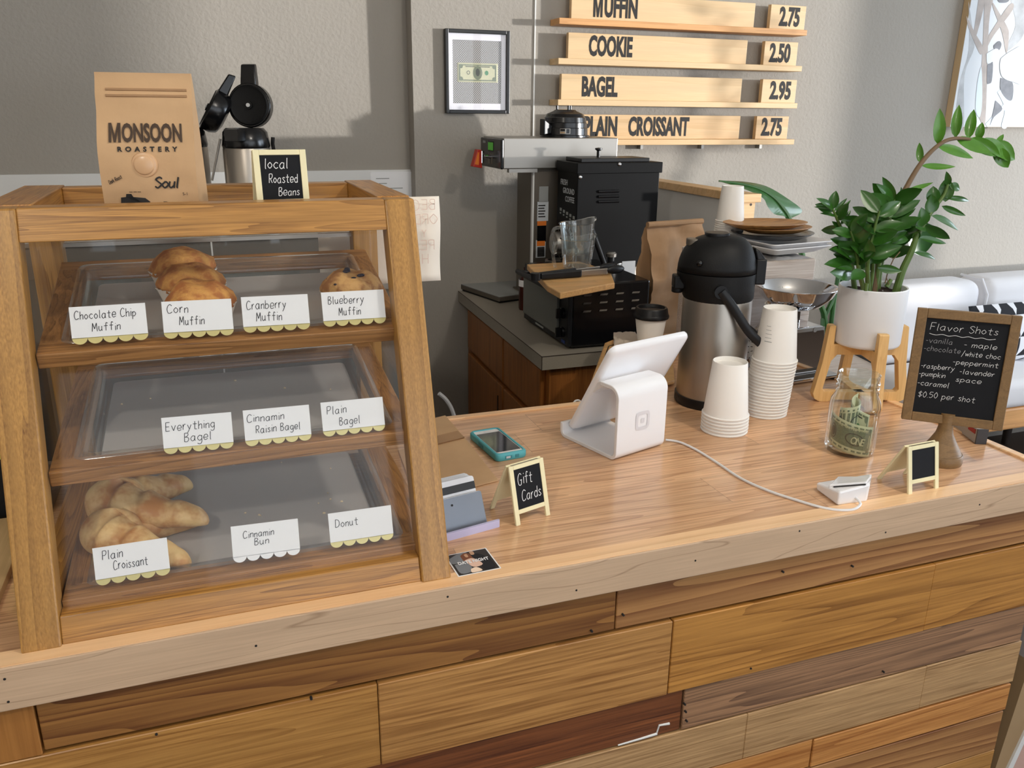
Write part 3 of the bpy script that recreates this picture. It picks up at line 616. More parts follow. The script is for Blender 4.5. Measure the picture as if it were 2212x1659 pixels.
# ------------------------------------------------------------------ on top of the case
TG = 1.5145
def loftbag(fr, w0, d0, wt, H, sag=0, nz=10, sd=1, flare=0, topd=.004):
    """gusseted bag in frame fr: x width, y depth (front at y=0), z up"""
    b = M(fr); rings = []
    for k in range(nz+1):
        t_ = k/nz; z = H*t_
        wd = w0+(wt-w0)*t_; d = d0*(1-max(0, (t_-.25)/.75)**1.4)+topd; fy = (d0-d)*.5
        g = .35*d*min(1, t_*2.2+.15)*(1-.2*t_)              # gusset folds inward
        def wob(x, y):
            q = V((x*9, z*14, sd)); return sag*(noise.noise(q)+.3*noise.noise(q*3.1))*(1 if 0 < k < nz else .3)
        pts = []
        for i in range(17): x = -wd/2+wd*i/16; pts.append((x, fy+wob(x, 0)-.004*math.sin(math.pi*i/16)*(1-t_), z))
        pts.append((wd/2-g, fy+d/2, z))
        for i in range(7): x = wd/2-wd*i/6; pts.append((x, fy+d+wob(x, 1)+.004*math.sin(math.pi*i/6)*(1-t_), z))
        pts.append((-wd/2+g, fy+d/2, z)); rings.append(pts)
    b.loft(rings); return b
pL, pR = PY(224, 424, 1.205), PY(428, 424, 1.205); bw = pR.x-pL.x
fr = RZ(math.radians(-9), ((pL.x+pR.x)/2, 1.205, TG)); zt = PY(308, 157, 1.235).z
bag = thing('coffee_bag', 'kraft coffee bag printed Monsoon Roastery on top of the pastry case', 'coffee bag', ((pL.x+pR.x)/2, 1.24, TG))
loftbag(fr, bw*1.02, .07, bw*1.03, zt-TG, .009, 40, 3).done('bag', 'kraft', bag, smooth=50)
HB = zt-TG
def bagpt(x, z):   # frame lying on the bag's front at width x, height z
    t_ = z/HB; d = .07*(1-max(0, (t_-.25)/.75)**1.4)+.004; t2 = min(1, t_+.02); d2 = .07*(1-max(0, (t2-.25)/.75)**1.4)+.004
    y, y2 = (.07-d)/2, (.07-d2)/2
    return fr @ basis((x, y-.009, z), (1, 0, 0), (0, (y2-y), .02*HB))
k = HB/.19
def bag_y(x, z):
    t_ = min(max(z/HB, 0), 1); wd = bw*(1.02+.01*t_); d = .07*(1-max(0, (t_-.25)/.75)**1.4)+.004
    return (.07+.004-d)*.5-.002+.009*(noise.noise(V((x*9, z*14, 3)))+.3*noise.noise(V((x*9, z*14, 3))*3.1))-.004*math.sin(math.pi*min(max((x+wd/2)/wd, 0), 1))*(1-t_)
fri = fr.inverted()
def conform(ob, lift=.0016):
    w_ = wm(bag)
    for v_ in ob.data.vertices:
        q_ = fri @ (w_ @ v_.co); q_.y = bag_y(q_.x, q_.z)-lift+(.0 if abs(q_.y) < 9 else 0); v_.co = w_.inverted() @ (fr @ q_)
conform(block_m(bagpt(-bw*.385, .104*k), bw*.125, .0245*k, .0050*k, 'print_faded', bag))
conform(printed('ONSOON', bagpt(-bw*.25, .104*k), .027*k, 'lettering', 'print_faded', bag, bold=.0009, width=bw*.635, height=.0245*k))
conform(printed('ROASTERY', bagpt(-bw*.30, .0925*k), .0085*k, 'lettering', 'print_black', bag, bold=.0003, space=1.9, width=bw*.63, height=.0065*k))
for z in (.170, .178):
    zz = z*HB/.2; b = M(fr); b.tube([(x_, bag_y(x_, zz)-.0004, zz) for x_ in [-bw*.40+bw*.86*i/16 for i in range(17)]], .0017, seg=6); b.done('zip_seal', 'kraft_dark', bag)
vy = bag_y(-.004, .076*k)
b = M(fr @ basis((-.004, vy+.002, .076*k), (1, 0, 0), (0, .02, 1))); b.lathe([(0, .0075), (.0095, .0075), (.0115, .0065), (.0125, .0045), (.0150, .004), (.0160, .002), (.0160, -.004)], seg=36); b.done('valve', 'valve', bag)
conform(script('Soul', bagpt(.006, .047*k), .0135*k, .0021, 'lettering', 'print_black', bag, track=1.2, slant=.25, jit=0, fit=bw*.26, seed=3))
conform(script('Dark Roast', bagpt(-bw*.42, .052*k) @ Matrix.Rotation(.45, 4, 'Z'), .0048*k, .0006, 'lettering', 'print_black', bag, track=1.4, slant=.3, jit=.1, fit=bw*.16))
b = M(bagpt(-bw*.33, .025*k)); b.prism([(0, 0), (.03, 0), (.036, .004), (.03, .009), (.016, .0105), (.014, .0145), (.008, .0145), (.007, .0105), (.001, .010)], .0003, .0008)
for i in range(3): b.box(.012+.005*i, .0165, .0003, .016+.005*i, .0172, .0008)
conform(b.done('truck_emblem', 'print_black', bag, smooth=0))
conform(printed('Bo', bagpt(bw*.12, .019*k), .0145*k, 'lettering', 'print_black', bag, bold=.0004))
conform(printed('S-1', bagpt(bw*.34, .037*k), .0055*k, 'lettering', 'print_black', bag))
# generic small easel chalkboard
def easel(name, label, cat, fl, fright, back, Wb, Hb, legs, txt, depth=.004, group=None, lean=.25, back_board=True, bz=CT):
    fl, fright, back = V(fl), V(fright), V(back); u = (fright-fl); Wb = u.length; mid = (fl+fright)/2
    hd = V((0, 0, 1)).cross(u).normalized()      # points backwards
    up = (hd*lean+V((0, 0, 1))).normalized(); fr = basis(fl, u, up)
    t = thing(name, label, cat, mid, 0, group)
    f_ = Wb*.1; zb = legs
    b = M(fr)
    b.box(0, 0, -depth, f_*1.2, Hb, 0).box(Wb-f_*1.2, 0, -depth, Wb, Hb, 0).box(f_*1.2, Hb-f_, -depth, Wb-f_*1.2, Hb, 0).box(f_*1.2, zb, -depth, Wb-f_*1.2, zb+f_, 0)
    b.done('frame', 'cream', t, smooth=0, bevel=.0006)
    b = M(fr); b.box(f_*1.2, zb+f_, -depth*.7, Wb-f_*1.2, Hb-f_, -depth*.25); b.done('slate', 'slate', t, smooth=0)
    if back_board:
        top = fl+up*(Hb-.002)+hd*.006; dn = (back-top); dn = dn-u.normalized()*dn.dot(u.normalized()); H2 = dn.length
        f2 = basis(top, u, -dn)
        b = M(f2)
        b.box(0, -H2, -.004, f_*1.2, 0, 0).box(Wb-f_*1.2, -H2, -.004, Wb, 0, 0).box(f_*1.2, -H2+zb, -.004, Wb-f_*1.2, 0, -.001)
        b.done('back_panel', 'cream', t, smooth=0, bevel=.0006)
        M(basis(fl+up*(Hb-.003)+hd*.003, u, up)).box(.008, -.002, -.004, Wb-.008, .0025, .001).done('hinge', 'steel', t, smooth=0)
    for i, (s, x, x2, y, c, wdt) in enumerate(txt):
        script(s, fr @ Matrix.Translation((x*Wb, y*Hb, -depth*.25)), c, wdt, 'chalk_writing', 'chalk', t, track=2.4, slant=.15, seed=i+11, fit=(x2-x)*Wb)
    return t
a, c = PY(556, 432, 1.19), PY(671, 428, 1.19)
hs = PY(553, 324, 1.2).z-TG; a.z = c.z = TG; c.y = 1.196
easel('easel_sign', 'cream framed mini chalkboard reading local Roasted Beans on the case top', 'chalkboard', a, c, (a.x, 1.235, TG), 0, hs*1.01, .022,
      [('local', .2, .64, .74, .013, .0010), ('Roasted', .26, .80, .54, .0115, .0009), ('Beans', .42, .82, .36, .0105, .0009)], lean=.12)

# ------------------------------------------------------------------ behind the case
t = thing('equipment_cabinet', 'grey metal equipment cabinet seen through the pastry case glass', 'cabinet', (.0, 2.8, 0))
M().box(-.75, 2.62, .0, .44, 3.1, 1.29).done('housing', 'steel_dark', t, smooth=0, bevel=.006)
M().box(-.75, 2.60, 1.29, .44, 3.1, 1.305).done('top_plate', 'steel_brushed', t, smooth=0, bevel=.002)
b = M(); b.tube([(-.7, 2.61, 1.345), (.43, 2.61, 1.345)], .006)
for x in (-.7, -.27, .16, .43): b.cyl((x, 2.61, 1.3), (x, 2.61, 1.345), .004, seg=8)
b.done('cup_rail', 'steel', t)
for x in (-.5, -.05): M().box(x, 2.612, 1.02, x+.3, 2.62, 1.2).done('panel', 'oven_glass', t, smooth=0)
M().box(-.62, 2.605, .9, -.5, 2.619, 1.28).done('panel', 'panel_white', t, smooth=0); M().box(.36, 2.605, .9, .44, 2.619, 1.28).done('panel', 'panel_white', t, smooth=0)
# two airpots with their lids flipped up
def open_airpot(c, rot, label, lid_tilt, full=True):
    m = RZ(rot, c); t = thing('airpot', label, 'airpot', c, group='open airpots behind the case')
    r = .072
    b = M(m); b.lathe([(0, .012), (r, .012), (r, .235), (r*.97, .24), (0, .24)]); b.done('body', 'steel_brushed', t)
    b = M(m); b.lathe([(0, 0), (r+.003, 0), (r+.003, .014), (0, .014)]); b.done('base', 'black_plastic', t)
    b = M(m); b.lathe([(r*.99, .238), (r*1.02, .245), (r*.94, .285), (r*.8, .297), (r*.5, .297), (r*.48, .28), (0, .28)]); b.prism([(-.025, -.07), (.025, -.07), (.02, -.125), (-.02, -.125)], .262, .296); b.done('collar', 'black_gloss', t)
    lf = m @ Matrix.Translation((0, .052, .297)) @ Matrix.Rotation(lid_tilt, 4, 'X')
    b = M(lf); P_ = []
    for k in range(33): P_.append((.068*math.cos(2*math.pi*k/33), .068+.068*math.sin(2*math.pi*k/33)))
    b.loft([[(x, y, 0) for x, y in P_], [(x, y, -.03) for x, y in P_], [(x*.85, .068+(y-.068)*.85, -.05) for x, y in P_], [(x*.5, .068+(y-.068)*.5, -.058) for x, y in P_]])
    b.hexa([(-.026, .11, 0), (.026, .11, 0), (.022, .19, -.008), (-.022, .19, -.008)], [(-.026, .11, -.035), (.026, .11, -.035), (.022, .195, -.03), (-.022, .195, -.03)])
    b.done('lid', 'black_gloss', t, bevel=.004)
    b = M(lf); b.lathe([(.062, .001), (.058, .004), (.05, .001), (.012, .0), (.012, .008), (0, .008)], (0, .068, 0)); b.done('lid_seal', 'black_matte', t)
    b = M(lf); b.cyl((0, .068, .007), (0, .068, .011), .006, seg=14); b.done('valve_seat', 'panel_white', t)
    b = M(m); n = 14; b.tube([(.076*math.cos(a_)*1.06, .02+.0*a_, .27-.15*math.sin(a_)*.0-.0) for a_ in (0,)]+[(.078, .02, .25), (.08, .03, .2)], .006); b.done('carry_handle', 'black_gloss', t)
    return t
open_airpot((.135, 2.84, 1.306), math.radians(-22), 'steel airpot behind the case with its round black lid flipped upright', math.radians(86))
t2 = open_airpot((-.05, 2.93, 1.306), math.radians(-90), 'airpot with a tilted black lid between the coffee bag and the other airpot', math.radians(60))
a, c = PY(476, 300, 2.82), PY(458, 390, 2.82)
tag(M().tube([a, c], .0035, seg=8).done('pump_tube', 'steel', None), 'thin steel pump tube leaning beside the airpots', 'tube')
# papers on the white splash panel
q = PY(800, 372, 3.165); e = PY(892, 440, 3.165)
t = thing('notice_sheet', 'printed white notice taped to the splash panel behind the case', 'paper', (q.x, 3.165, e.z-.1))
M().box(q.x, 3.1655, e.z-.15, e.x, 3.167, q.z).done('sheet', 'paper', t, smooth=0)
b = M()
for i, (x, wd) in enumerate(((.02, .05), (.03, .03), (.03, .09), (.02, .07), (.03, .09), (.02, .06))): b.box(q.x+x, 3.1645, q.z-.025-.018*i, q.x+x+wd, 3.1653, q.z-.022-.018*i)
b.done('print_lines', 'label_grey', t, smooth=0)
# paper sign on the side of the case, seen from its back
p0, p1, p2 = PY(893, 421, 1.465), PY(949, 424, 1.465), PY(945, 606, 1.465)
t = thing('paper_sign', 'white paper sign hanging at the right side of the pastry case, lettering showing through backwards', 'paper sign', (p1.x, 1.462, p2.z))
sg = basis((p1.x, 1.468, p2.z), (-1, 0, 0), (0, 0, 1))
def shp(u, v, o): return (p1.x-.216*(1-u), 1.465+.004*math.sin(v*7)*u, p2.z+(p1.z-p2.z)*v)
M().grid(shp, 8, 12).done('sheet', 'paper_warm', t, smooth=180, solid=.0006)
mir = Matrix(((-1, 0, 0, p1.x), (0, 0, 1, 1.4575), (0, 1, 0, 0), (0, 0, 0, 1)))
for s, px, py, sz in (('BEG', 939, 452, .017), ('ORD', 945, 483, .017), ('Y', 921, 512, .013), ('PE', 938, 539, .017), ('H', 925, 569, .017)):
    p = PY(px, py, 1.457); mm_ = Matrix(((-1, 0, 0, p.x), (0, 0, -1, 1.4578), (0, 1, 0, p.z), (0, 0, 0, 1)))
    B = None; sub = [c_ for c_ in s]
    script(''.join(x if x in FONT else 'O' for x in s), mm_, sz, .0012, 'lettering', 'pink_ink', t, slant=0, jit=.05, track=2.2)
# things left of the case
p = PY(6, 1160, 1.33)
t = thing('black_bin', 'black bin standing left of the pastry case, at the photo edge', 'bin', (-.36, 1.45, CT))
M().box(-.50, 1.36, CT+.001, -.275, 1.5, CT+.24).done('body', 'black_matte', t, smooth=0, bevel=.004)
for i, (z0, z1, x1) in enumerate(((.10, .135, -.279), (.145, .17, -.281))):
    tag(M(basis((-.36, 1.359, CT+z0), (1, 0, .02), (0, 0, 1))).box(0, 0, 0, .082, z1-z0, .0006).done('sticky_note', 'note_lime', None, smooth=0), ('lower' if i == 0 else 'upper')+' lime sticky note on the black bin left of the case', 'sticky note', 'sticky notes')
tag(M().box(-.62, 1.06, CT, -.30, 1.34, CT+.012).done('plywood_board', 'plywood', None, smooth=0, bevel=.001), 'pale plywood board lying on the counter left of the case', 'board')
a = [PY(*p, 2.2) for p in ((948, 850), (962, 862), (974, 880), (981, 900), (985, 925))]
a += [V((a[-1].x+.01, a[-1].y, .5)), V((a[-1].x, a[-1].y, .006)), V((a[-1].x-.12, a[-1].y+.05, .006))]
tag(M().tube(smoothline([tuple(x) for x in a]), .006, seg=8).done('power_cord', 'wire_white', None), 'white cord hanging in the gap behind the counter, beside the pastry case', 'cord')

# ------------------------------------------------------------------ wall things
WY = 3.099
p0, p1 = PY(961, 61, WY-.02), PY(1100, 246, WY-.02)
x0, x1, z1, z0 = p0.x, p1.x, p0.z, p1.z
t = thing('picture_frame', 'black picture frame holding a banknote on the pillar left of the menu', 'picture frame', ((x0+x1)/2, WY, z0))
fw = .013
b = M()
for a_ in ((x0, z0, x0+fw, z1), (x1-fw, z0, x1, z1), (x0+fw, z0, x1-fw, z0+fw), (x0+fw, z1-fw, x1-fw, z1)): b.box(a_[0], WY-.024, a_[1], a_[2], WY-.001, a_[3])
b.done('frame', 'frame_black', t, smooth=0, bevel=.002)
mw = .022
b = M()
X0, X1, Z0, Z1 = x0+fw, x1-fw, z0+fw, z1-fw
for a_ in ((X0, Z0, X0+mw*.75, Z1), (X1-mw*.75, Z0, X1, Z1), (X0+mw*.75, Z0, X1-mw*.75, Z0+mw), (X0+mw*.75, Z1-mw, X1-mw*.75, Z1)): b.box(a_[0], WY-.012, a_[1], a_[2], WY-.009, a_[3])
b.done('mat', 'mat_white', t, smooth=0)
M().box(X0, WY-.008, Z0, X1, WY-.005, Z1).done('backing', 'woven_mesh', t, smooth=0)
M().box(X0, WY-.018, Z0, X1, WY-.0165, Z1).done('glass', 'glass', t, smooth=0)
def bill(parent_name, label, W, H, fn, thick=.0003, group=None, loc=(0, 0, 0), back=False):
    """one-dollar note; fn(u,v,off) maps the flat note (0..1,0..1) to space, off = height above the paper"""
    t = thing(parent_name, label, 'banknote', loc, group=group)
    b = M(); b.grid(lambda u, v, o: fn(u, v, 0), 24, 10); b.done('paper', 'bill_paper', t, smooth=180, solid=thick)
    def quad(B, u0, v0, u1, v1, n=8):
        for i in range(n):
            a_, c_ = u0+(u1-u0)*i/n, u0+(u1-u0)*(i+1)/n
            B.face([fn(a_, v0, .0005), fn(c_, v0, .0005), fn(c_, v1, .0005), fn(a_, v1, .0005)])
    def ell(B, uc, vc, ru, rv, r0=0, n=24, off=.0006):
        for i in range(n):
            a_, c_ = 2*math.pi*i/n, 2*math.pi*(i+1)/n
            B.face([fn(uc+ru*math.cos(x)*k_, vc+rv*math.sin(x)*k_, off) for x, k_ in ((a_, r0), (a_, 1), (c_, 1), (c_, r0))]) if r0 else B.face([fn(uc, vc, off), fn(uc+ru*math.cos(a_), vc+rv*math.sin(a_), off), fn(uc+ru*math.cos(c_), vc+rv*math.sin(c_), off)])
    g = M()
    for u0, v0, u1, v1 in ((.04, .08, .96, .14), (.04, .86, .96, .92), (.04, .14, .075, .86), (.925, .14, .96, .86)): quad(g, u0, v0, u1, v1)
    for uc, vc in ((.09, .18), (.91, .18), (.09, .82), (.91, .82)): ell(g, uc, vc, .05, .11)
    if back: quad(g, .1, .2, .9, .82)
    else: ell(g, .5, .5, .115, .36)
    g.done('engraving', 'bill_green', t, smooth=0)
    g = M()
    def seven(B, uc, vc, h):      # a plain 1
        quad(B, uc-.006, vc-h, uc+.006, vc+h, 1)
    if not back:
        ell(g, .5, .52, .05, .2, off=.0009); quad(g, .45, .24, .55, .32, 2); quad(g, .2, .79, .8, .83)
        for uc in (.09, .91):
            for vc in (.18, .82): seven(g, uc, vc, .07)
        ell(g, .27, .5, .04, .1, .7)
    else:
        ell(g, .2, .5, .075, .24, .82, off=.0009); ell(g, .2, .5, .05, .16, .0, off=.0008)
        ell(g, .62, .5, .17, .2, .86, off=.0009)
    g.done('dark_print', 'bill_dark', t, smooth=0)
    if not back:
        g = M(); ell(g, .72, .5, .045, .12, off=.0008); g.done('treasury_seal', 'bill_seal', t, smooth=0)
    return t, fn, quad, ell
q0, q1 = PY(988, 137, WY-.012), PY(1076, 179, WY-.012)
bx0, bz0, bW, bH = q0.x, q1.z, q1.x-q0.x, (q1.x-q0.x)/2.35
bill('banknote', 'one-dollar bill mounted in the black picture frame', bW, bH, lambda u, v, o: (bx0+bW*u, WY-.0082-o, bz0+bH*v), loc=(bx0+bW/2, WY-.009, bz0))
# menu ledges with boards and price blocks
LY = WY-.087
menu = [('MUFFIN', '2.75', (1208, 54), (1743, 75), 'ledge_orange', (1232, 1630), (1659, 1740), -6, 10, 'top'),
        ('COOKIE', '2.50', (1206, 140), (1732, 153), 'poplar', (1225, 1613), (1645, 1722), 78, 96, 'second'),
        ('BAGEL', '2.95', (1205, 229), (1722, 233), 'poplar', (1210, 1601), (1640, 1719), 167, 177, 'third'),
        ('PLAIN   CROISSANT', '2.75', (1207, 313), (1715, 313), 'pine', (1217, 1597), (1627, 1701), 254, 257, 'lowest')]
for k, (nm, prc, l, r, mt, nx, px, ty, typ, place) in enumerate(menu):
    a, c = PY(*l, LY), PY(*r, LY); zb = (a.z+c.z)/2; th = .021
    t = thing('menu_ledge', f'{place} menu ledge on the wall, under the {nm.split()[0] if k < 3 else "Plain Croissant"} board', 'shelf', ((a.x+c.x)/2, WY, zb), group='wooden menu ledges')
    M().box(a.x, LY, zb, c.x, WY-.0005, zb+th).done('ledge', mt, t, smooth=0, bevel=.0015)
    if k == 3:
        for bpx in (1384, 1515, 1640):
            x = PY(bpx, 316, WY-.02).x; M().box(x-.006, WY-.03, zb-.018, x+.006, WY-.001, zb-.0005).done('bracket', 'steel', t, smooth=0)
    zt_ = zb+th
    BY = LY+.030
    for (xx, s, side) in ((nx, nm, 'name'), (px, prc, 'price')):
        p0_, p1_ = PY(xx[0], (ty+l[1])/2 if side == 'name' else (typ+l[1])/2, BY), PY(xx[1], (ty+r[1])/2, BY)
        x0, x1 = p0_.x + (.012 if side == 'price' else .004), p1_.x; zt2 = zt_+.0905
        lab = f'wooden menu board lettered {s.replace("   ", " ").title()} on the {place} ledge' if side == 'name' else f'small wooden price block reading {s} on the {place} ledge'
        t = thing('menu_board' if side == 'name' else 'price_block', lab, 'menu board' if side == 'name' else 'price sign', ((x0+x1)/2, BY, zt_), group='menu boards' if side == 'name' else 'price blocks')
        M().box(x0, BY, zt_+.0003, x1, BY+.02, zt2).done('board', mt if k == 3 else 'poplar', t, smooth=0, bevel=.001)
        h = .072
        f_ = basis((x0+(.105 if k < 3 else .088) if side == 'name' else x0+.045, BY-.0003, zt_+.0125), (1, 0, 0), (0, 0, 1))
        if side == 'name':
            tx = {0: 1332-22, 1: 1271, 2: 1256, 3: 1260}[k]; tx = {0: 1281, 1: 1271, 2: 1256, 3: 1260}[k]; pe = {0: 1376, 1: 1365, 2: 1333, 3: 1486}[k]
        else:
            tx = {0: 1683, 1: 1661, 2: 1661, 3: 1642}[k]; pe = {0: 1727, 1: 1706, 2: 1706, 3: 1686}[k]
        xa, xb = PY(tx, (ty+l[1])/2+20, BY).x, PY(pe, (ty+l[1])/2+20, BY).x
        f_ = basis((xa, BY-.0003, zt_+.011), (1, 0, 0), (0, 0, 1))
        if s[0] == 'M':
            wM = (xb-xa)*.205; block_m(f_, wM, .074, .0135, 'print_black', t); f_ = f_ @ Matrix.Translation((wM+.008, 0, 0)); printed(s[1:], f_, .1, 'lettering', 'print_black', t, bold=.0042, width=xb-xa-wM-.008, height=.074)
        else:
            for wi, wd_ in enumerate(s.split('   ')):
                W_ = xb-xa; o0, o1 = ((0, 1) if '   ' not in s else ((0, .308), (.413, 1))[wi])
                printed(wd_, f_ @ Matrix.Translation((o0*W_, 0, 0)), .1, 'lettering', 'print_black', t, bold=.0042, width=(o1-o0)*W_, height=.074)
# painting at the right
p0, p1 = PY(2040, 274, WY-.035), PY(2062, 0, WY-.035)
ax0, az0, ax1, az1 = PY(2052, 274, WY-.038).x, p0.z, PY(2052, 274, WY-.038).x+.95, p0.z+.78
t = thing('painting', 'large watercolour of grey trees and birds on canvas at the top right', 'painting', ((ax0+ax1)/2, WY, az0))
M().box(ax0, WY-.038, az0, ax1, WY-.002, az1).done('stretcher', 'canvas_edge', t, smooth=0)
M().box(ax0+.0006, WY-.0392, az0+.001, ax1-.001, WY-.038, az1-.001).done('canvas', 'canvas_white', t, smooth=0)
PYa = WY-.0394
def ap(px, py):
    p = PY(px, py, PYa); return (p.x, p.z)
def wash(polys, mat, off):
    b = M(basis((0, PYa-off, 0), (1, 0, 0), (0, 0, 1)))
    for ip, pl in enumerate(polys):
        pts = [ap(2020+x/5.53, y/5.53) for x, y in pl]
        pts = [(p.x, p.y) for p in smoothline(pts+[pts[0]], 4)][:-1]
        b.prism([(x, z) for x, z in pts], 0, .0003+.00006*ip)
    b.done('brushwork', mat, t, smooth=0)
wash([[(400, 20), (440, 300), (470, 560), (350, 900), (340, 1500), (240, 1510), (290, 1000), (400, 600)], [(900, 0), (1062, -20), (1062, 400), (880, 600), (850, 560), (960, 300)]], 'wash_grey', .0)
wash([[(520, -20), (600, -20), (500, 400), (460, 440), (460, 400)], [(590, -20), (690, -20), (640, 300), (600, 1440), (540, 1440), (520, 1300), (560, 700)], [(372, 190), (480, 400), (570, 560), (560, 640), (520, 620), (400, 340)], [(690, 30), (850, 300), (880, 420), (850, 640), (800, 400), (690, 90)], [(640, 420), (880, 60), (930, 110), (700, 420), (620, 560)]], 'wash_taupe', .0004)
wash([[(500, 1000), (550, 800), (560, 1200), (530, 1400), (480, 1300)], [(740, 1100), (800, 1080), (880, 1240), (860, 1510), (790, 1510), (830, 1300)], [(600, 1480), (900, 1160), (930, 1190), (660, 1500)]], 'wash_blue', .0008)
wash([[(780, 930), (920, 980), (920, 1180), (860, 1190), (780, 1080)], [(720, 1200), (800, 1300), (700, 1400), (650, 1500), (690, 1350)], [(700, 540), (760, 490), (790, 530), (760, 600), (705, 585)], [(620, 780), (685, 740), (675, 960), (640, 1000), (615, 980)], [(740, -10), (880, -10), (850, 30), (770, 30)]], 'wash_dark', .0012)
wash([[(780, 700), (900, 610), (1062, 570), (1062, 980), (930, 980), (800, 920), (770, 800)], [(610, 640), (720, 580), (760, 620), (700, 720), (620, 760)]], 'canvas_white', .0016)
# ------------------------------------------------------------------ back cabinet and the machines on it
CZ = .99
bx0_, by0_ = .868, 2.14
def skew(x, y): return (x+(y-by0_)*.03, y)
t = thing('back_cabinet', 'low wooden drawer cabinet under the grey laminate worktop', 'cabinet', (1.15, 2.6, 0))
b = M(); b.prism([skew(.905, 2.172), skew(1.52, 2.172), skew(1.52, 3.09), skew(.905, 3.09)], 0, CZ-.042); b.done('carcass', 'cabinet_wood', t, smooth=0)
f0 = skew(.905, 2.172); f1 = skew(.905, 3.075); fy_ = V((f1[0]-f0[0], f1[1]-f0[1], 0)); fl_ = fy_.length
ff = basis((f0[0], f0[1], 0), fy_, (0, 0, 1))   # x along the front, y up; normal points to +x side? flipped below
sgn = 1 if ff.to_3x3() @ V((0, 0, 1)) @ V((1, 0, 0)) < 0 else -1
def fbox(a0, b0, a1, b1, d0, d1): return M(ff).box(a0, b0, min(d0*sgn, d1*sgn), a1, b1, max(d0*sgn, d1*sgn))
for a0, a1 in ((.03, .395), (.405, .86)):
    dr = fbox(a0, CZ-.215, a1, CZ-.062, 0, .018).done('drawer', 'cabinet_wood', t, smooth=0, bevel=.004)
    dd = fbox(a0, CZ-.78, a1, CZ-.235, 0, .018).done('door', 'cabinet_wood', t, smooth=0, bevel=.004)
    fbox(a0+.05, CZ-.73, a1-.05, CZ-.285, .018, .0185).done('inset_panel', 'cabinet_wood', dd, smooth=0)
    fbox(a0+.045, CZ-.735, a0+.05, CZ-.28, .017, .021).done('panel_moulding', 'seam_brown', dd, smooth=0)
t = thing('laminate_worktop', 'grey laminate worktop on the low cabinet behind the counter', 'worktop', (1.15, 2.6, CZ-.04))
b = M(); b.prism([skew(.868, by0_), skew(1.56, by0_), skew(1.56, 3.098), skew(.868, 3.098)], CZ-.042, CZ); b.done('top', 'laminate', t, smooth=0)
b = M(); s0, s1 = skew(.868, by0_), skew(.868, 3.098)
b.tube([(s0[0]-.0005, s0[1], CZ-.001), (s1[0]-.0005, s1[1], CZ-.001)], .0012, seg=6); b.tube([(s0[0], s0[1]-.0005, CZ-.001), (1.5, by0_-.0005, CZ-.001)], .0012, seg=6); b.tube([(s0[0], s0[1]-.0003, CZ), (s0[0], s0[1]-.0003, CZ-.042)], .0012, seg=6)
b.done('edge_seam', 'seam_brown', t)
# flat steel scale
a, c, d = PZ(1078, 656, CZ), PZ(1035, 620, CZ), PZ(1122, 650, CZ)
t = thing('platform_scale', 'flat steel platform scale on the grey worktop', 'scale', a)
u = (d-a); v_ = (c-a); fr = basis(a, u, v_)
M(fr).box(.006, .006, 0, .22, v_.length-.006, .008).done('feet', 'black_plastic', t, smooth=0)
M(fr).box(0, 0, .007, .226, v_.length, .024).done('base', 'steel_dark', t, smooth=0, bevel=.002)
M(fr).box(0, 0, .0235, .226, v_.length, .0265).done('platform', 'label_grey', t, smooth=0, bevel=.001)
M(fr).box(.002, -.001, .008, .22, .0005, .022).done('display', 'steel_dark', t, smooth=0)
# toaster oven
o0, o1 = PZ(1225, 757, CZ), PZ(1135, 695, CZ); u = o1-o0; fr = basis((o0.x, o0.y, CZ), V((-u.y, u.x, 0))*-1, u)    # x to the right (away from door), y back along the door
OD = .385; OW = .262; OH = .197
t = thing('toaster_oven', 'black toaster oven on the grey worktop, glass door facing left', 'toaster oven', (o0.x+.13, o0.y+.19, CZ))
b = M(fr); b.box(.012, 0, .006, OW, OD, OH); b.done('shell', 'black_gloss', t, smooth=0, bevel=.006)
b = M(fr)
for x in (.03, OW-.03):
    for y in (.03, OD-.03): b.cyl((x, y, 0), (x, y, .015), .012, seg=12)
b.done('foot', 'black_plastic', t)
M(fr).box(0, .0, .01, .013, OD, OH-.002).done('front_frame', 'black_plastic', t, smooth=0, bevel=.002)
dr = M(fr).box(-.008, .07, .032, .001, OD-.012, OH-.03).done('door', 'oven_glass', t, smooth=0, bevel=.002)
b = M(fr); b.tube([(-.034, .085, OH-.022), (-.034, OD-.03, OH-.022)], .009); b.cyl((0, .1, OH-.022), (-.034, .1, OH-.022), .006, seg=8); b.cyl((0, OD-.05, OH-.022), (-.034, OD-.05, OH-.022), .006, seg=8); b.done('door_handle', 'black_plastic', dr)
for z in (.048, .105):
    b = M(fr); b.cyl((.001, .035, z), (-.008, .035, z), .016); b.box(-.024, .031, z-.014, -.007, .039, z+.014); b.done('knob', 'black_gloss', t)
M(fr).box(-.0012, .02, .015, .0, .045, .024).done('badge', 'blue_tag', t, smooth=0)
M(fr).box(-.0012, .2, .017, .0, .27, .023).done('badge', 'label_grey', t, smooth=0)
for i in range(4):
    for j in range(3):
        x = .045+.052*i; z = OH-.035-.024*j; b = M(fr); b.hexa([(x, -.0005, z-.004), (x+.024, -.0005, z-.004), (x+.028, -.0005, z+.003), (x+.004, -.0005, z+.003)], [(x, -.004, z-.001), (x+.024, -.004, z-.001), (x+.028, .0, z+.003), (x+.004, .0, z+.003)]); b.done('vent_louvre', 'steel_dark', t, smooth=0)
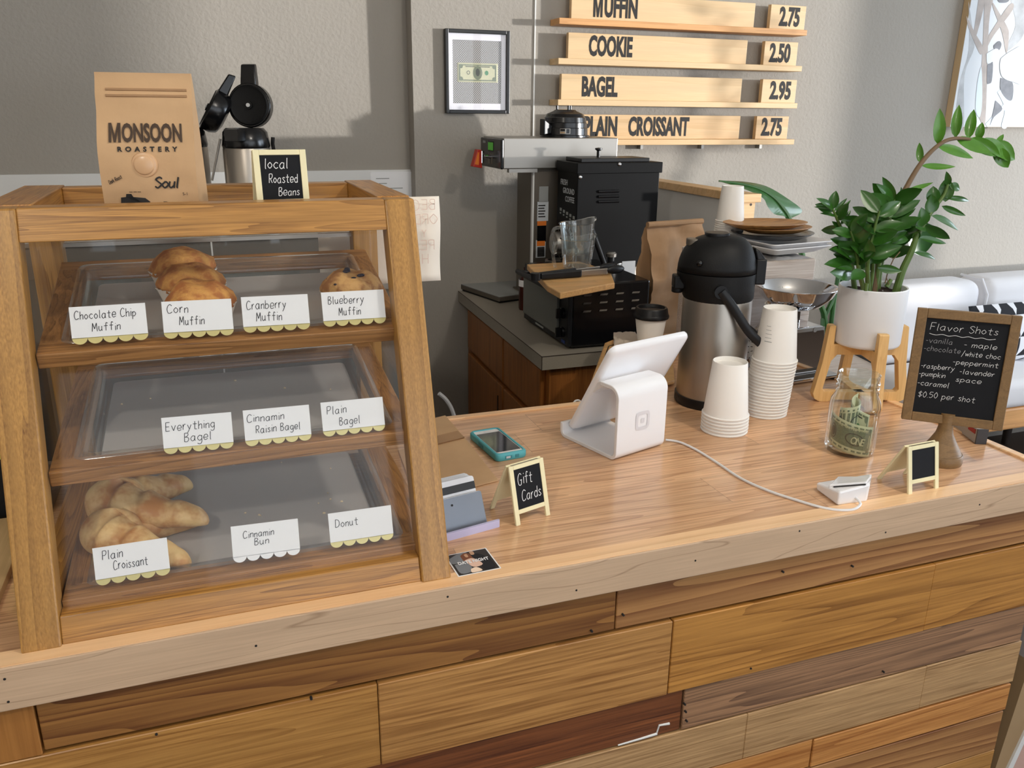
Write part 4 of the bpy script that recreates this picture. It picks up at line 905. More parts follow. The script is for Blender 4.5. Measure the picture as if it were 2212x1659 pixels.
# cutting board on the oven, overhanging the door
BZ = CZ+OH+.001
q = [PZ(1210, 634, BZ+.016), PZ(1328, 612, BZ+.016), PZ(1318, 586, BZ+.016), PZ(1252, 566, BZ+.016), PZ(1138, 572, BZ+.016), PZ(1182, 618, BZ+.016)]
b = M(); b.hexa([(p.x, p.y, BZ) for p in q], [(p.x, p.y, BZ+.018) for p in q]); tag(b.done('cutting_board', 'bamboo', None, smooth=0, bevel=.003), 'bamboo cutting board lying on top of the toaster oven', 'cutting board')
# tongs across the board
TZ = BZ+.018
a, c = PZ(1165, 596, TZ+.012), PZ(1340, 580, TZ+.012); u = c-a; fr = basis((a.x, a.y, TZ+.001), u, (u.cross(V((0, 0, 1))))*-1); Lt = u.length
t = thing('tongs', 'steel tongs with black grips lying on the cutting board', 'tongs', (a.x+u.x/2, a.y+u.y/2, TZ))
for s in (-1, 1):
    b = M(fr); b.hexa([(0, s*.006-.004, .004), (0, s*.006+.004, .004), (0, s*.006+.004, .018), (0, s*.006-.004, .018)], [(Lt*.78, s*.020-.004, .002), (Lt*.78, s*.020+.004, .002), (Lt*.78, s*.020+.004, .02), (Lt*.78, s*.020-.004, .02)]); b.done('arm', 'steel_brushed', t, smooth=0, bevel=.002)
    b = M(fr); b.hexa([(.0, s*.006-.006, .002), (.0, s*.006+.006, .002), (.0, s*.006+.006, .02), (.0, s*.006-.006, .02)], [(Lt*.47, s*.015-.006, .000), (Lt*.47, s*.015+.006, .000), (Lt*.47, s*.015+.006, .022), (Lt*.47, s*.015-.006, .022)]); b.done('grip', 'black_plastic', t, smooth=0, bevel=.004)
    b = M(fr); b.ball((Lt*.88, s*.020, .014), .026, sx=1.3, sy=.35, sz=.5); b.done('scallop_head', 'black_plastic', t)
b = M(fr); b.cyl((-.012, 0, .0), (-.012, 0, .02), .014, seg=16); b.done('hinge', 'black_plastic', t)
# two nested clear measuring jugs
c = PZ(1246, 580, TZ)
def jug(z, sc_, label, tip):
    fr = Matrix.Translation((c.x, c.y, TZ+z)) @ Matrix.Rotation(tip, 4, 'Y') @ Matrix.Rotation(math.radians(8), 4, 'Z')
    t = thing('measuring_jug', label, 'measuring jug', (c.x, c.y, TZ+z), group='nested measuring jugs')
    r0, r1, H = .041*sc_, .052*sc_, .088*sc_
    b = M(fr); n = 32; R = []
    for r_, z_, off in ((.0, .002, 0), (r0, .0, 0), (r0+.002, .004, 0), (r1, H, 1), (r1+.003, H+.002, 1), (r1-.001, H, 1), (r0-.0005, .007, 0), (0, .006, 0)):
        if r_ == 0: r_ = .0005
        ring = []
        for k in range(n):
            a_ = 2*math.pi*k/n; e = 1+(.16*max(0, math.cos(a_))**10 if off else 0); zz = z_+(.012*max(0, math.cos(a_))**4 if off else 0)
            ring.append((r_*e*math.cos(a_), r_*e*math.sin(a_), zz))
        R.append(ring)
    b.loft(R); b.done('cup', 'cup_plastic', t, smooth=50)
    b = M(fr); b.tube(smoothline([(-r1+.002, 0, H-.006), (-r1-.026, 0, H-.008), (-r1-.034, 0, H-.03), (-r1-.030, 0, H*.3), (-r1-.024, 0, H*.1)]), .005, seg=10); b.done('handle', 'cup_plastic', t)
    b = M(fr)
    for k in range(5):
        zz = H*(.25+.14*k); rr = r0+(r1-r0)*zz/H+.0006
        b.loft([[(rr*math.cos(a_), rr*math.sin(a_), zz), (rr*math.cos(a_), rr*math.sin(a_), zz+.0012)] for a_ in [-1.2+.05*j for j in range(8 if k % 2 else 14)]], caps=False, closed=False)
    b.done('measure_marks', 'red_plastic' if z == 0 else 'label_grey', t, smooth=0)
jug(.001, 1.0, 'lower clear measuring jug on the cutting board, with red marks', 0); jug(.047, 1.02, 'upper clear measuring jug nested in another on the cutting board', math.radians(-3))
# syrup bottle and glass jar behind the oven
c = PZ(1137, 668, CZ)
t = thing('syrup_bottle', 'dark brown syrup bottle with a white label beside the toaster oven', 'bottle', (c.x, c.y, CZ))
b = M(); b.lathe([(0, 0), (.026, 0), (.028, .006), (.028, .10), (.02, .125), (.012, .14), (.012, .15), (0, .15)], (c.x, c.y, CZ)); b.done('bottle', 'brown_syrup', t)
b = M(); b.lathe([(.0285, .085), (.0287, .085), (.0287, .108), (.0285, .108)], (c.x, c.y, CZ)); b.done('label', 'paper', t)
c = PZ(1160, 668, CZ); c = V((c.x+.05, c.y-.06, CZ))
t = thing('glass_canister', 'clear glass canister with a steel rim behind the toaster oven', 'jar', c)
b = M(); b.lathe([(0, 0), (.045, 0), (.047, .01), (.047, .16), (.04, .172), (.038, .172), (.045, .158), (.045, .012), (0, .008)], c); b.done('canister', 'cup_plastic', t)
b = M(); b.lathe([(.040, .17), (.044, .17), (.044, .185), (.036, .186), (.036, .182), (.04, .182)], c); b.done('rim', 'steel', t)
# coffee brewer with the stainless head
HY0, HY1 = 2.76, 2.985
a, c = PY(1088, 298, HY0), PY(1332, 365, HY0); hx0, hx1, hz1, hz0 = a.x, c.x, a.z, PY(1120, 365, HY0).z
t = thing('coffee_brewer', 'stainless coffee brewer with a black control panel behind the grinder', 'coffee brewer', ((hx0+hx1)/2, 2.9, CZ))
M().box(hx0, HY0, hz0, hx1, HY1, hz1).done('brew_head', 'steel', t, smooth=0, bevel=.003)
M().box(hx0-.01, HY0-.001, hz0-.001, hx0+.001, HY1, hz1-.004).done('control_panel', 'black_gloss', t, smooth=0, bevel=.004)
cp = basis((hx0-.0102, HY1, hz0), (0, -1, 0), (0, 0, 1))        # looks to the left
M(cp).box(.09, .058, 0, .145, .084, .001).done('lcd_display', 'lcd', t, smooth=0)
M(cp).box(.09, .054, -.0004, .15, .088, .0004).done('display_bezel', 'black_matte', t, smooth=0)
b = M(cp)
for i in range(3): b.box(.09+.022*i, .044, 0, .104+.022*i, .048, .0006)
b.box(.085, .012, 0, .108, .034, .0008); b.box(.12, .012, 0, .14, .034, .0008); b.done('button', 'steel_dark', t, smooth=0)
M(cp).box(.03, .08, 0, .06, .088, .0008).done('badge', 'label_grey', t, smooth=0)
tx0, tx1 = PY(1153, 420, 2.79).x, PY(1210, 420, 2.79).x+.06
tr_ = M().box(tx0, 2.79, CZ+.03, tx1, 2.96, hz0+.002).done('trunk', 'steel_dark', t, smooth=0, bevel=.002, label='dark steel column of the brewer')
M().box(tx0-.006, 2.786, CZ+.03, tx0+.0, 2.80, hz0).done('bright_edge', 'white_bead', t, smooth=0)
M().box(tx0-.01, 2.765, CZ, tx1+.01, 2.97, CZ+.032).done('base', 'steel_dark', t, smooth=0, bevel=.003)
for nm, mt, a_ in (('spec_label', 'label_grey', (1165, 403, 1184, 436)), ('spec_label', 'label_silver', (1161, 436, 1184, 477)), ('warning_label', 'label_orange', (1161, 478, 1180, 487)), ('warning_label', 'black_gloss', (1161, 488, 1179, 522)), ('warning_label', 'label_silver', (1158, 519, 1178, 556))):
    p, q = PY(a_[0], a_[1], 2.788), PY(a_[2], a_[3], 2.788); M().box(p.x, 2.788, q.z, q.x, 2.7902, p.z).done(nm, mt, t, smooth=0)
b = M()
for i in range(7): p, q = PY(1161, 534+3*i, 2.787), PY(1176, 536+3*i, 2.787); b.box(p.x, 2.787, q.z, q.x, 2.788, p.z)
for i in range(5): p, q = PY(1163, 500+4*i, 2.787), PY(1177, 502+4*i, 2.787)
b.done('label_text', 'print_black', t, smooth=0)
p, q = PY(1160, 521, 2.787), PY(1177, 531, 2.787); M().box(p.x, 2.7868, q.z, q.x, 2.788, p.z).done('warning_label', 'label_orange', t, smooth=0)
b = M()
for i in range(5): p, q = PY(1163, 443+6*i, 2.787), PY(1178-2*(i % 2), 445+6*i, 2.787); b.box(p.x, 2.787, q.z, q.x, 2.788, p.z)
b.done('label_text', 'print_black', t, smooth=0)
# hot water tap: chrome stem, red and orange lever
p = V((hx0-.01, (HY0+HY1)/2, hz0+.035)); b = M(); b.cyl(p, p+V((-.04, 0, .002)), .006); b.cyl(p+V((-.032, 0, -.02)), p+V((-.032, 0, .02)), .009); b.done('tap_stem', 'chrome', t)
h_ = p+V((-.05, -.0, -.02)); b = M(basis(h_, (1, .2, 0), (0, 0, 1))); b.prism([(-.020, -.012), (.016, -.018), (.014, .044), (-.002, .046)], -.011, .011); b.done('tap_lever', 'red_plastic', t, smooth=0, bevel=.002)
b = M(basis(h_, (1, .2, 0), (0, 0, 1))); b.prism([(-.014, -.004), (.002, -.007), (.004, .036), (-.002, .036)], .0105, .012); b.done('tap_label', 'label_orange', t, smooth=0)
b = M(); b.box(hx0+.02, HY0-.001, hz0-.012, tx0, HY0+.02, hz0); b.done('spray_rail', 'steel', t, smooth=0)
# brew basket upside down on the head
c = PZ(1170, 292, hz1); c = V((c.x, 2.87, hz1+.0005)); r = .082
t = thing('brew_basket', 'black brew basket turned upside down on the coffee brewer', 'brew basket', c)
b = M(); b.lathe([(0, 0), (r*1.08, 0), (r*1.08, .006), (r, .008), (r*.99, .03), (r*.96, .032), (r*.955, .048), (r*.92, .05), (r*.9, .066), (r*.86, .068), (r*.8, .078), (r*.5, .088), (r*.45, .092), (r*.2, .094), (0, .094)], c, 48); b.done('basket', 'black_gloss', t, smooth=30)
b = M()
for a_ in range(3): an = 2.1*a_+.5; b.cyl(c+V((r*.36*math.cos(an), r*.36*math.sin(an), .09)), c+V((r*.36*math.cos(an), r*.36*math.sin(an), .106)), .004, seg=8)
b.done('foot', 'black_gloss', t)
b = M(RZ(math.radians(200), c)); b.hexa([(r*.9, -.016, .012), (r*.9, .016, .012), (r*.9, .016, .04), (r*.9, -.016, .04)], [(r+.028, -.013, .006), (r+.028, .013, .006), (r+.028, .013, .062), (r+.028, -.013, .062)]); b.done('handle', 'black_gloss', t, smooth=0, bevel=.004)
def onr(ang, rr, z0, z1, w, B):
    n = 6; B.loft([[(c.x+rr*math.cos(ang+w*(k/n-.5)), c.y+rr*math.sin(ang+w*(k/n-.5)), c.z+z0), (c.x+rr*math.cos(ang+w*(k/n-.5)), c.y+rr*math.sin(ang+w*(k/n-.5)), c.z+z1)] for k in range(n+1)], caps=False, closed=False)
b = M(); onr(math.radians(-112), r*1.004, .012, .03, .44, b); b.done('badge', 'steel', t, smooth=0)
b = M(); onr(math.radians(-118), r*1.008, .0205, .0285, .2, b); onr(math.radians(-105), r*1.008, .0135, .0285, .14, b); b.done('badge_print', 'black_gloss', t, smooth=0)
b = M(); onr(math.radians(-118), r*1.008, .0135, .0185, .2, b); b.done('badge_print', 'tan_board', t, smooth=0)
# grinder
GY0, GY1 = 2.575, 2.745
a, c = PY(1249, 352, GY0), PY(1419, 470, GY0); gx0, gx1, gz1 = a.x, c.x, a.z
t = thing('coffee_grinder', 'tall black coffee grinder reading Fresh Ground Coffee, dial facing left', 'coffee grinder', ((gx0+gx1)/2, 2.6, CZ))
M().box(gx0, GY0, CZ, gx1, GY1, gz1-.002).done('body', 'grinder_black', t, smooth=0, bevel=.003)
M().box(gx0-.004, GY0-.004, gz1-.035, gx1+.008, GY1+.003, gz1).done('hopper_skirt', 'grinder_black', t, smooth=0, bevel=.002)
b = M(); b.box(gx0+.02, GY0+.02, gz1, gx1-.03, GY1-.02, gz1+.013); b.done('lid', 'black_plastic', t, smooth=0, bevel=.002)
b = M(); p = ((gx0+gx1)/2-.04, (GY0+GY1)/2, gz1+.012); b.lathe([(0, 0), (.006, 0), (.006, .022), (.012, .026), (.012, .031), (0, .033)], p); b.done('lid_knob', 'black_gloss', t)
for px, py in ((1255, 383), (1339, 355)):
    p = PY(px, py, GY0-.006); b = M(); b.ball((p.x, GY0-.0045 if py < 370 else GY0-.001, p.z), .0065, sy=.5); b.done('screw', 'chrome', t)
for i in range(3):
    p, q = PY(1292, 414+11*i, GY0), PY(1336, 420+11*i, GY0); b = M(); b.tube([(p.x, GY0-.001, p.z), (q.x, GY0-.001, p.z)], .005, seg=8, flat=.8); b.done('vent_louvre', 'black_gloss', t)
gf = basis((gx0-.0006, GY1, CZ), (0, -1, 0), (0, 0, 1)); GH = gz1-CZ     # left face, x from back to front
for i, s in enumerate(('FRESH', 'GROUND', 'COFFEE')):
    printed(s, gf @ Matrix.Translation((.03+.022*i, GH-.078-.027*i, 0)), .026, 'lettering', 'label_silver', t, sx=.85, bold=.0003)
b = M(gf)
for i in range(5): b.box(.03+.028*i, GH-.168-.004*i, 0, .046+.028*i, GH-.158-.004*i, .0006); b.box(.03+.028*i, GH-.178-.004*i, 0, .042+.028*i, GH-.173-.004*i, .0006)
b.done('fine_print', 'label_grey', t, smooth=0)
dc = gf @ V((.105, GH-.27, 0))
b = M(basis(dc, (0, -1, 0), (0, 0, 1))); b.lathe([(0, 0), (.072, 0), (.074, .004), (.070, .007), (0, .007)]); b.done('dial_plate', 'black_gloss', t)
b = M(basis(dc, (0, -1, 0), (0, 0, 1))); b.lathe([(.070, .006), (.075, .006), (.075, .009), (.070, .009)]); b.done('dial_ring', 'steel_dark', t)
b = M(basis(dc, (0, -1, 0), (0, 0, 1)))
for k in range(9):
    an = math.radians(20+20*k); b.hexa([((.05)*math.cos(an)-.003*math.sin(an), .05*math.sin(an)+.003*math.cos(an), .0072), (.05*math.cos(an)+.003*math.sin(an), .05*math.sin(an)-.003*math.cos(an), .0072), (.066*math.cos(an)+.003*math.sin(an), .066*math.sin(an)-.003*math.cos(an), .0072), (.066*math.cos(an)-.003*math.sin(an), .066*math.sin(an)+.003*math.cos(an), .0072)],
      [((.05)*math.cos(an)-.003*math.sin(an), .05*math.sin(an)+.003*math.cos(an), .0078), (.05*math.cos(an)+.003*math.sin(an), .05*math.sin(an)-.003*math.cos(an), .0078), (.066*math.cos(an)+.003*math.sin(an), .066*math.sin(an)-.003*math.cos(an), .0078), (.066*math.cos(an)-.003*math.sin(an), .066*math.sin(an)+.003*math.cos(an), .0078)])
b.done('dial_marks', 'label_silver', t, smooth=0)
b = M(basis(dc, (0, -1, 0), (0, 0, 1))); b.lathe([(0, .006), (.038, .006), (.040, .02), (.040, .05), (.038, .053), (.024, .053), (.022, .055), (.01, .055), (.01, .058), (0, .058)]); b.done('dial_knob', 'steel', t)
M(gf).box(.15, GH-.185-.04, 0, .172, GH-.185-.01, .001).done('dial_label', 'label_silver', t, smooth=0)
# small tools between grinder and oven
p = PZ(1336, 590, CZ+OH*.0); c = PY(1335, 560, 2.42)
t = thing('tamper', 'coffee tamper with a silver cap standing in front of the grinder', 'tamper', (c.x, 2.42, CZ))
b = M(); b.lathe([(0, 0), (.028, 0), (.028, .03), (.012, .04), (.011, .12), (.013, .195), (0, .195)], (c.x, 2.47, CZ)); b.done('handle', 'black_plastic', t)
zc = PY(1335, 545, 2.47).z; b = M(); b.cyl((c.x, 2.47, CZ+.19), (c.x, 2.47, zc-.012), .012); b.done('shaft', 'black_plastic', t); b = M(); b.lathe([(0, 0), (.017, 0), (.018, .01), (.012, .016), (0, .017)], (c.x, 2.47, zc-.013)); b.done('cap', 'steel', t)
a, c2 = PY(1286, 500, 2.46), PY(1307, 575, 2.46)
t = thing('whisk_handle', 'black handled tool with a steel end leaning on the grinder', 'tool', (c2.x, 2.46, CZ))
M().tube([(a.x, 2.485, a.z), (c2.x, 2.46, c2.z)], .009, seg=12).done('handle', 'black_plastic', t)
M().tube([(c2.x, 2.46, c2.z), (c2.x+.006, 2.455, c2.z-.02), (c2.x+.05, 2.45, CZ+.005)], .008, seg=12).done('end', 'steel', t)
p, q = PY(1345, 565, 2.44), PY(1372, 592, 2.44)
t = thing('steel_pitcher', 'small steel pitcher with a white sticker behind the toaster oven', 'pitcher', ((p.x+q.x)/2+.02, 2.47, CZ))
b = M(); b.lathe([(0, 0), (.04, 0), (.041, .01), (.036, .17), (.039, .185), (.037, .185), (.034, .17), (.038, .012), (0, .006)], ((p.x+q.x)/2+.02, 2.485, CZ)); b.done('pitcher', 'steel', t)
M().box(p.x, 2.4425, q.z, q.x, 2.4445, p.z).done('sticker', 'label_silver', t, smooth=0)
# tall kraft bag on the grey worktop
p, q = PY(1385, 600, 2.215), PY(1528, 600, 2.215); tp = PY(1460, 472, 2.26).z
fr = RZ(math.radians(6), ((p.x+q.x)/2+.02, 2.20, CZ)); wd = q.x-p.x
t = thing('paper_bag', 'tall kraft paper bag with a rolled top behind the airpot', 'paper bag', ((p.x+q.x)/2, 2.25, CZ))
loftbag(fr, wd*1.0, .12, wd*.86, tp-CZ-.012, .026, 24, 8).done('bag', 'kraft_dark', t, smooth=60)
b = M(fr); b.tube([(-wd*.44, .058, tp-CZ-.014), (wd*.44, .058, tp-CZ-.012)], .009, seg=10); b.done('rolled_top', 'kraft_dark', t)
# ------------------------------------------------------------------ pony wall
pe_y = 2.42; a, c = PY(1605, 420, pe_y), PY(1640, 418, pe_y); zc_ = c.z
t = thing('pony_wall', 'low partition with a pine cap and end board beside the menu', 'partition', ((a.x+c.x)/2, 2.8, 0))
pw0, pw1 = a.x+.004, c.x-.012
M().box(pw0, pe_y+.02, 0, pw1, 3.098, zc_-.028).done('panel', 'panel_white', t, smooth=0)
M().box(pw0-.012, pe_y-.012, zc_-.028, pw1+.014, 3.098, zc_).done('cap', 'pine', t, smooth=0, bevel=.002)
e = M().box(pw0, pe_y, 0, pw1, pe_y+.0202, zc_-.028).done('end_board', 'pine', t, smooth=0)
b = M()
for px, py in ((1622, 442), (1606, 473)): p = PY(px, py, pe_y); b.cyl((p.x, pe_y-.0006, p.z), (p.x, pe_y+.002, p.z), .0045, seg=10)
b.done('screw_hole', 'seam_brown', e, smooth=0)
# ------------------------------------------------------------------ on the oak counter
# ---- tablet stand
n0 = PZ(1330, 998, CT); r0_ = PZ(1434, 965, CT); wv = (r0_-n0); SWd = wv.length; wv.normalize(); dv = V((-wv.y, wv.x, 0))
sf = Matrix(((dv.x, 0, -wv.x, n0.x), (dv.y, 0, -wv.y, n0.y), (0, 1, 0, CT), (0, 0, 0, 1)))   # x depth (away), y up, z towards viewer's left
t = thing('tablet_stand', 'white tablet checkout stand in the middle of the counter, tablet back towards the customer', 'tablet stand', n0+dv*.07+wv*.06)
th = .0075
def prof(off):
    o = off; P_ = []
    def arc(cx, cy, r, a0, a1, n=7):
        for i in range(n+1):
            a = math.radians(a0+(a1-a0)*i/n); P_.append((cx+r*math.cos(a), cy+r*math.sin(a)))
    P_.append((.160-o, .030)); P_.append((.160-o, .016)); arc(.145, .015, .015-o, 0, -90); arc(.016, .016, .016-o, 270, 180); arc(.024, .118, .024-o, 180, 90); P_.append((.052, .142-o)); return P_
po, pi_ = prof(0), prof(th)
b = M(sf); R = [(x, y) for x, y in po]+[(x, y) for x, y in pi_[::-1]]; n = len(po)
for z0 in (0,):
    A = [b.v((x, y, -SWd)) for x, y in R]; B2 = [b.v((x, y, 0)) for x, y in R]; m_ = len(R)
    for i in range(m_): b.bm.faces.new((A[i], A[(i+1) % m_], B2[(i+1) % m_], B2[i]))
    for i in range(n-1):
        j = m_-1-i; b.bm.faces.new((A[i], A[i+1], A[j-1], A[j])[::-1]); b.bm.faces.new((B2[i], B2[i+1], B2[j-1], B2[j]))
b.done('stand', 'white_gloss', t, smooth=40, bevel=.0012)
an = math.radians(60); up = V((-math.cos(an), math.sin(an)))
o2 = V((.146, .014)); L_ = .222; TW = .208
tf = sf @ Matrix(((up.x, -up.y, 0, o2.x), (up.y, up.x, 0, o2.y), (0, 0, 1, -.010), (0, 0, 0, 1)))   # x up the tablet, y thickness, z across (negative = right)
b = M(tf); rr = rrect(L_, TW, .016, 5, L_/2, -TW/2)
b.loft([[(x, .006, z) for x, z in rrect(L_-.016, TW-.016, .012, 5, L_/2, -TW/2)], [(x, .003, z) for x, z in rrect(L_-.004, TW-.004, .015, 5, L_/2, -TW/2)], [(x, -.001, z) for x, z in rr], [(x, -.006, z) for x, z in rr]]); b.done('tablet_shell', 'white_gloss', t, smooth=50)
b = M(tf); b.loft([[(x, -.0059, z) for x, z in rrect(L_-.03, TW-.012, .008, 4, L_/2, -TW/2)], [(x, -.0066, z) for x, z in rrect(L_-.03, TW-.012, .008, 4, L_/2, -TW/2)]]); b.done('screen', 'screen', t, smooth=0)
# hood joining upright and shell
b = M(sf); q0 = o2+up*.115; b.loft([[(.05, .1418, -.012), (.05, .135, -.012), (.05, .135, -SWd+.006), (.05, .1418, -SWd+.006)], [(q0.x+.004, q0.y+.012, -.016), (q0.x+.004, q0.y-.012, -.016), (q0.x+.004, q0.y-.012, -SWd+.012), (q0.x+.004, q0.y+.012, -SWd+.012)]]); b.done('hood', 'white_gloss', t, smooth=0, bevel=.002)
lf = Matrix(((wv.x, 0, -dv.x, n0.x+wv.x*SWd*.5-dv.x*.0004), (wv.y, 0, -dv.y, n0.y+wv.y*SWd*.5-dv.y*.0004), (0, 1, 0, CT+.068), (0, 0, 0, 1)))
def ringsq(B, w_, t_, rad):
    o_ = rrect(w_, w_, rad, 5); i_ = rrect(w_-2*t_, w_-2*t_, rad*.5, 5); m_ = len(o_)
    A = [B.v((x, y, .0004)) for x, y in o_]; C_ = [B.v((x, y, .0004)) for x, y in i_]
    for k in range(m_): B.bm.faces.new((A[k], A[(k+1) % m_], C_[(k+1) % m_], C_[k]))
b = M(lf); ringsq(b, .036, .0062, .008); b.prism(rrect(.009, .009, .001, 2), .0001, .0004); b.done('square_emblem', 'logo_grey', t, smooth=0)
b = M(sf); b.loft([[(x, th+.0002, z) for x, z in rrect(.03, .03, .015, 6, .085, -SWd+.0)][:]], caps=False) if False else None; b.bm.free()
# white cables
cz = CT+.003
pts = [PZ(1438, 950, cz), PZ(1468, 955, cz), PZ(1505, 972, cz), PZ(1550, 1000, cz), PZ(1600, 1033, cz), PZ(1660, 1060, cz), PZ(1720, 1080, cz), PZ(1775, 1096, cz), PZ(1815, 1102, cz), PZ(1845, 1100, cz)]
e = PZ(1858, 1092, cz); pts += [e+V((0, 0, .002)), e+V((.001, .006, .006)), e+V((.001, .016, .008))]
tag(M().tube(smoothline([tuple(p) for p in pts], 5), .0022, seg=8).done('charging_cable', 'wire_white', None), 'thin white cable running across the counter from the tablet stand to the card reader', 'cable')
a = [PY(*p, 1.60) for p in ((1238, 872), (1243, 866), (1250, 865), (1256, 870), (1258, 880))]
tag(M().tube(smoothline([tuple(x) for x in a]), .0022, seg=8).done('cable_loop', 'wire_white', None), 'loop of white cable at the back counter edge behind the tablet stand', 'cable')
# ---- card reader dock
q = [PZ(1760, 1058, CT), PZ(1808, 1094, CT), PZ(1874, 1085, CT), PZ(1880, 1052, CT)]
t = thing('card_reader', 'small white card reader in its dock near the front edge', 'card reader', (q[0]+q[2])/2)
lowz = [.017, .030, .032, .030]; ctr = (q[0]+q[1]+q[2]+q[3])/4
lo = [ctr+(p-ctr)*.96 for p in q]; hi = [V((p.x, p.y, CT+h_)) for p, h_ in zip(q, (.014, .026, .034, .026))]
b = M(); b.hexa([tuple(p) for p in lo], [tuple(p) for p in hi]); b.done('dock', 'white_gloss', t, smooth=0, bevel=.004, bseg=3)
A, B_, C_, D_ = hi; zz = V((0, 0, .0012))
c0, c1, c2, c3 = (A*.45+B_*.55), (B_*.12+C_*.88), (C_*.55+D_*.45), (A*.62+D_*.38)
b = M(); b.hexa([tuple(p+V((0, 0, -.004))) for p in (c0, c1, c2, c3)], [tuple(p+V((0, 0, .005))) for p in (c0, c1, c2, c3)]); b.done('reader', 'white_gloss', t, smooth=0, bevel=.0025, bseg=3)
b = M(); f_ = (c1-c0); m0 = c0+f_*.12+V((0, -.0012, .001)); m1 = c0+f_*.96+V((0, -.0012, .001)); b.tube([m0, m1], .0012, seg=6); b.done('card_slot', 'print_black', t)
# ---- phone
n_, r_, l_ = PZ(1072, 1000, CT), PZ(1128, 990, CT), PZ(1012, 946, CT)
fr = basis((n_.x, n_.y, CT+.0005), r_-n_, l_-n_); PW, PL = .064, .132
t = thing('phone', 'smartphone in a teal case lying on the counter', 'phone', (n_.x+.02, n_.y+.06, CT))
b = M(fr); R = rrect(PW, PL, .010, 5, PW/2, PL/2); R2 = rrect(PW-.004, PL-.004, .009, 5, PW/2, PL/2)
b.loft([[(x, y, 0) for x, y in R2], [(x, y, .003) for x, y in R], [(x, y, .012) for x, y in R], [(x, y, .0145) for x, y in R2], [(x, y, .0145) for x, y in rrect(PW-.011, PL-.011, .006, 5, PW/2, PL/2)], [(x, y, .0125) for x, y in rrect(PW-.013, PL-.013, .005, 5, PW/2, PL/2)]]); b.done('case', 'teal', t, smooth=50)
b = M(fr); b.prism(rrect(PW-.0125, PL-.0125, .005, 5, PW/2, PL/2), .011, .0129); b.done('face', 'phone_white', t, smooth=0)
M(fr).box(.0075, .015, .0128, PW-.0075, PL-.021, .0132).done('screen', 'screen', t, smooth=0)
b = M(fr); b.lathe([(.0042, .0128), (.0052, .0128), (.0052, .0133), (.0042, .0133)], (PW/2, PL-.014, 0), 20); b.done('home_button', 'label_silver', t)
b = M(fr); b.box(-.001, PL*.45, .004, .0005, PL*.62, .0105).box(PW*.28, -.001, .004, PW*.5, .0006, .010).box(PW*.6, -.001, .004, PW*.72, .0006, .010); b.done('case_detail', 'teal_dark', t, smooth=0, bevel=.0006)
M(fr).box(PW*.31, -.0014, .005, PW*.44, -.0008, .009).done('port', 'label_silver', t, smooth=0)
# ---- flat kraft bags at the case's side
q = [PZ(1077, 1040, CT), PZ(1000, 943, CT), PZ(860, 975, CT), PZ(900, 1085, CT)]
b = M(); b.hexa([(p.x, p.y, CT+.0004) for p in q], [(p.x, p.y, CT+.003) for p in q]); b2 = M()
o_ = b.done('kraft_bag', 'kraft', None, smooth=0, bevel=.001); tag(o_, 'lower flat kraft bag on the counter beside the display case', 'paper bag', 'flat kraft bags')
q = [PZ(1003, 944, CT+.006), PZ(962, 897, CT+.006), PZ(885, 915, CT+.006), PZ(905, 968, CT+.006)]
t = thing('kraft_bag', 'upper flat kraft bag with its flap folded over, beside the display case', 'paper bag', (q[0]+q[2])/2, group='flat kraft bags')
M().hexa([(p.x, p.y, CT+.0034) for p in q], [(p.x, p.y, CT+.0062) for p in q]).done('bag', 'kraft', t, smooth=0, bevel=.0008)
a, c = q[0], q[3]; M().hexa([(a.x, a.y, CT+.004), (c.x, c.y, CT+.004), (c.x, c.y+.035, CT+.0064), (a.x-.004, a.y+.035, CT+.0064)], [(a.x, a.y-.002, CT+.0065), (c.x, c.y-.002, CT+.0065), (c.x, c.y+.033, CT+.0075), (a.x-.004, a.y+.033, CT+.0075)]).done('folded_flap', 'kraft_dark', t, smooth=0)
# ---- gift cards in their holder
e = PZ(1080, 1138, CT); s_ = PZ(972, 1168, CT); u = (e-s_).normalized(); hd = V((-u.y, u.x, 0)); st = e-u*.108
t = thing('gift_card_holder', 'grey holder with a pale lilac front lip, holding gift cards beside the display case', 'card holder', (st+e)/2)
fr = basis((st.x, st.y, CT), u, hd); Wd = .108
up = (V((0, .42, 1))).normalized()
b = M(fr); b.prism(rrect(Wd, .014, .004, 3, Wd/2, .007), .0, .004); b.prism(rrect(Wd, .0045, .002, 3, Wd/2, .002), .0, .012); b.done('front_lip', 'lavender', t, smooth=40)
b = M(fr); b.box(.004, .01, .0005, Wd-.012, .055, .0035); b.done('base', 'holder_grey', t, smooth=0)
pf = fr @ basis((.0, .016, .003), (1, 0, 0), up)
b = M(pf); b.prism(rrect(Wd-.014, .052, .004, 4, (Wd-.014)/2, .026), -.0012, .0012); b.done('face_plate', 'holder_grey', t, smooth=0, bevel=.0006)
b = M(pf); b.cyl((Wd*.38, .040, .001), (Wd*.38, .040, .0018), .0018, seg=10); b.done('screw_hole', 'print_black', t, smooth=0)
for i in range(7):
    gf_ = fr @ basis((.0 + .0005*(i % 3), .021+.0042*i, .004), (1, 0, 0), up)
    gt = thing('gift_card', ('front gift card with a black stripe, in the grey holder' if i == 0 else f'white gift card standing behind the striped one in the grey holder'), 'gift card', gf_ @ V((.047, 0, 0)), group='gift cards' if i else 'front gift card')
    hh = .072 - .0005*i + (.002 if i == 0 else 0)
    b = M(gf_); b.prism(rrect(.0875, hh, .004, 4, .0438, hh/2), -.0011, .0011); b.done('card', 'giftcard', gt, smooth=0)
    if i == 0: M(gf_).box(.0, hh-.020, .0011, .0875, hh-.0085, .0016).done('stripe', 'magstripe', gt, smooth=0)
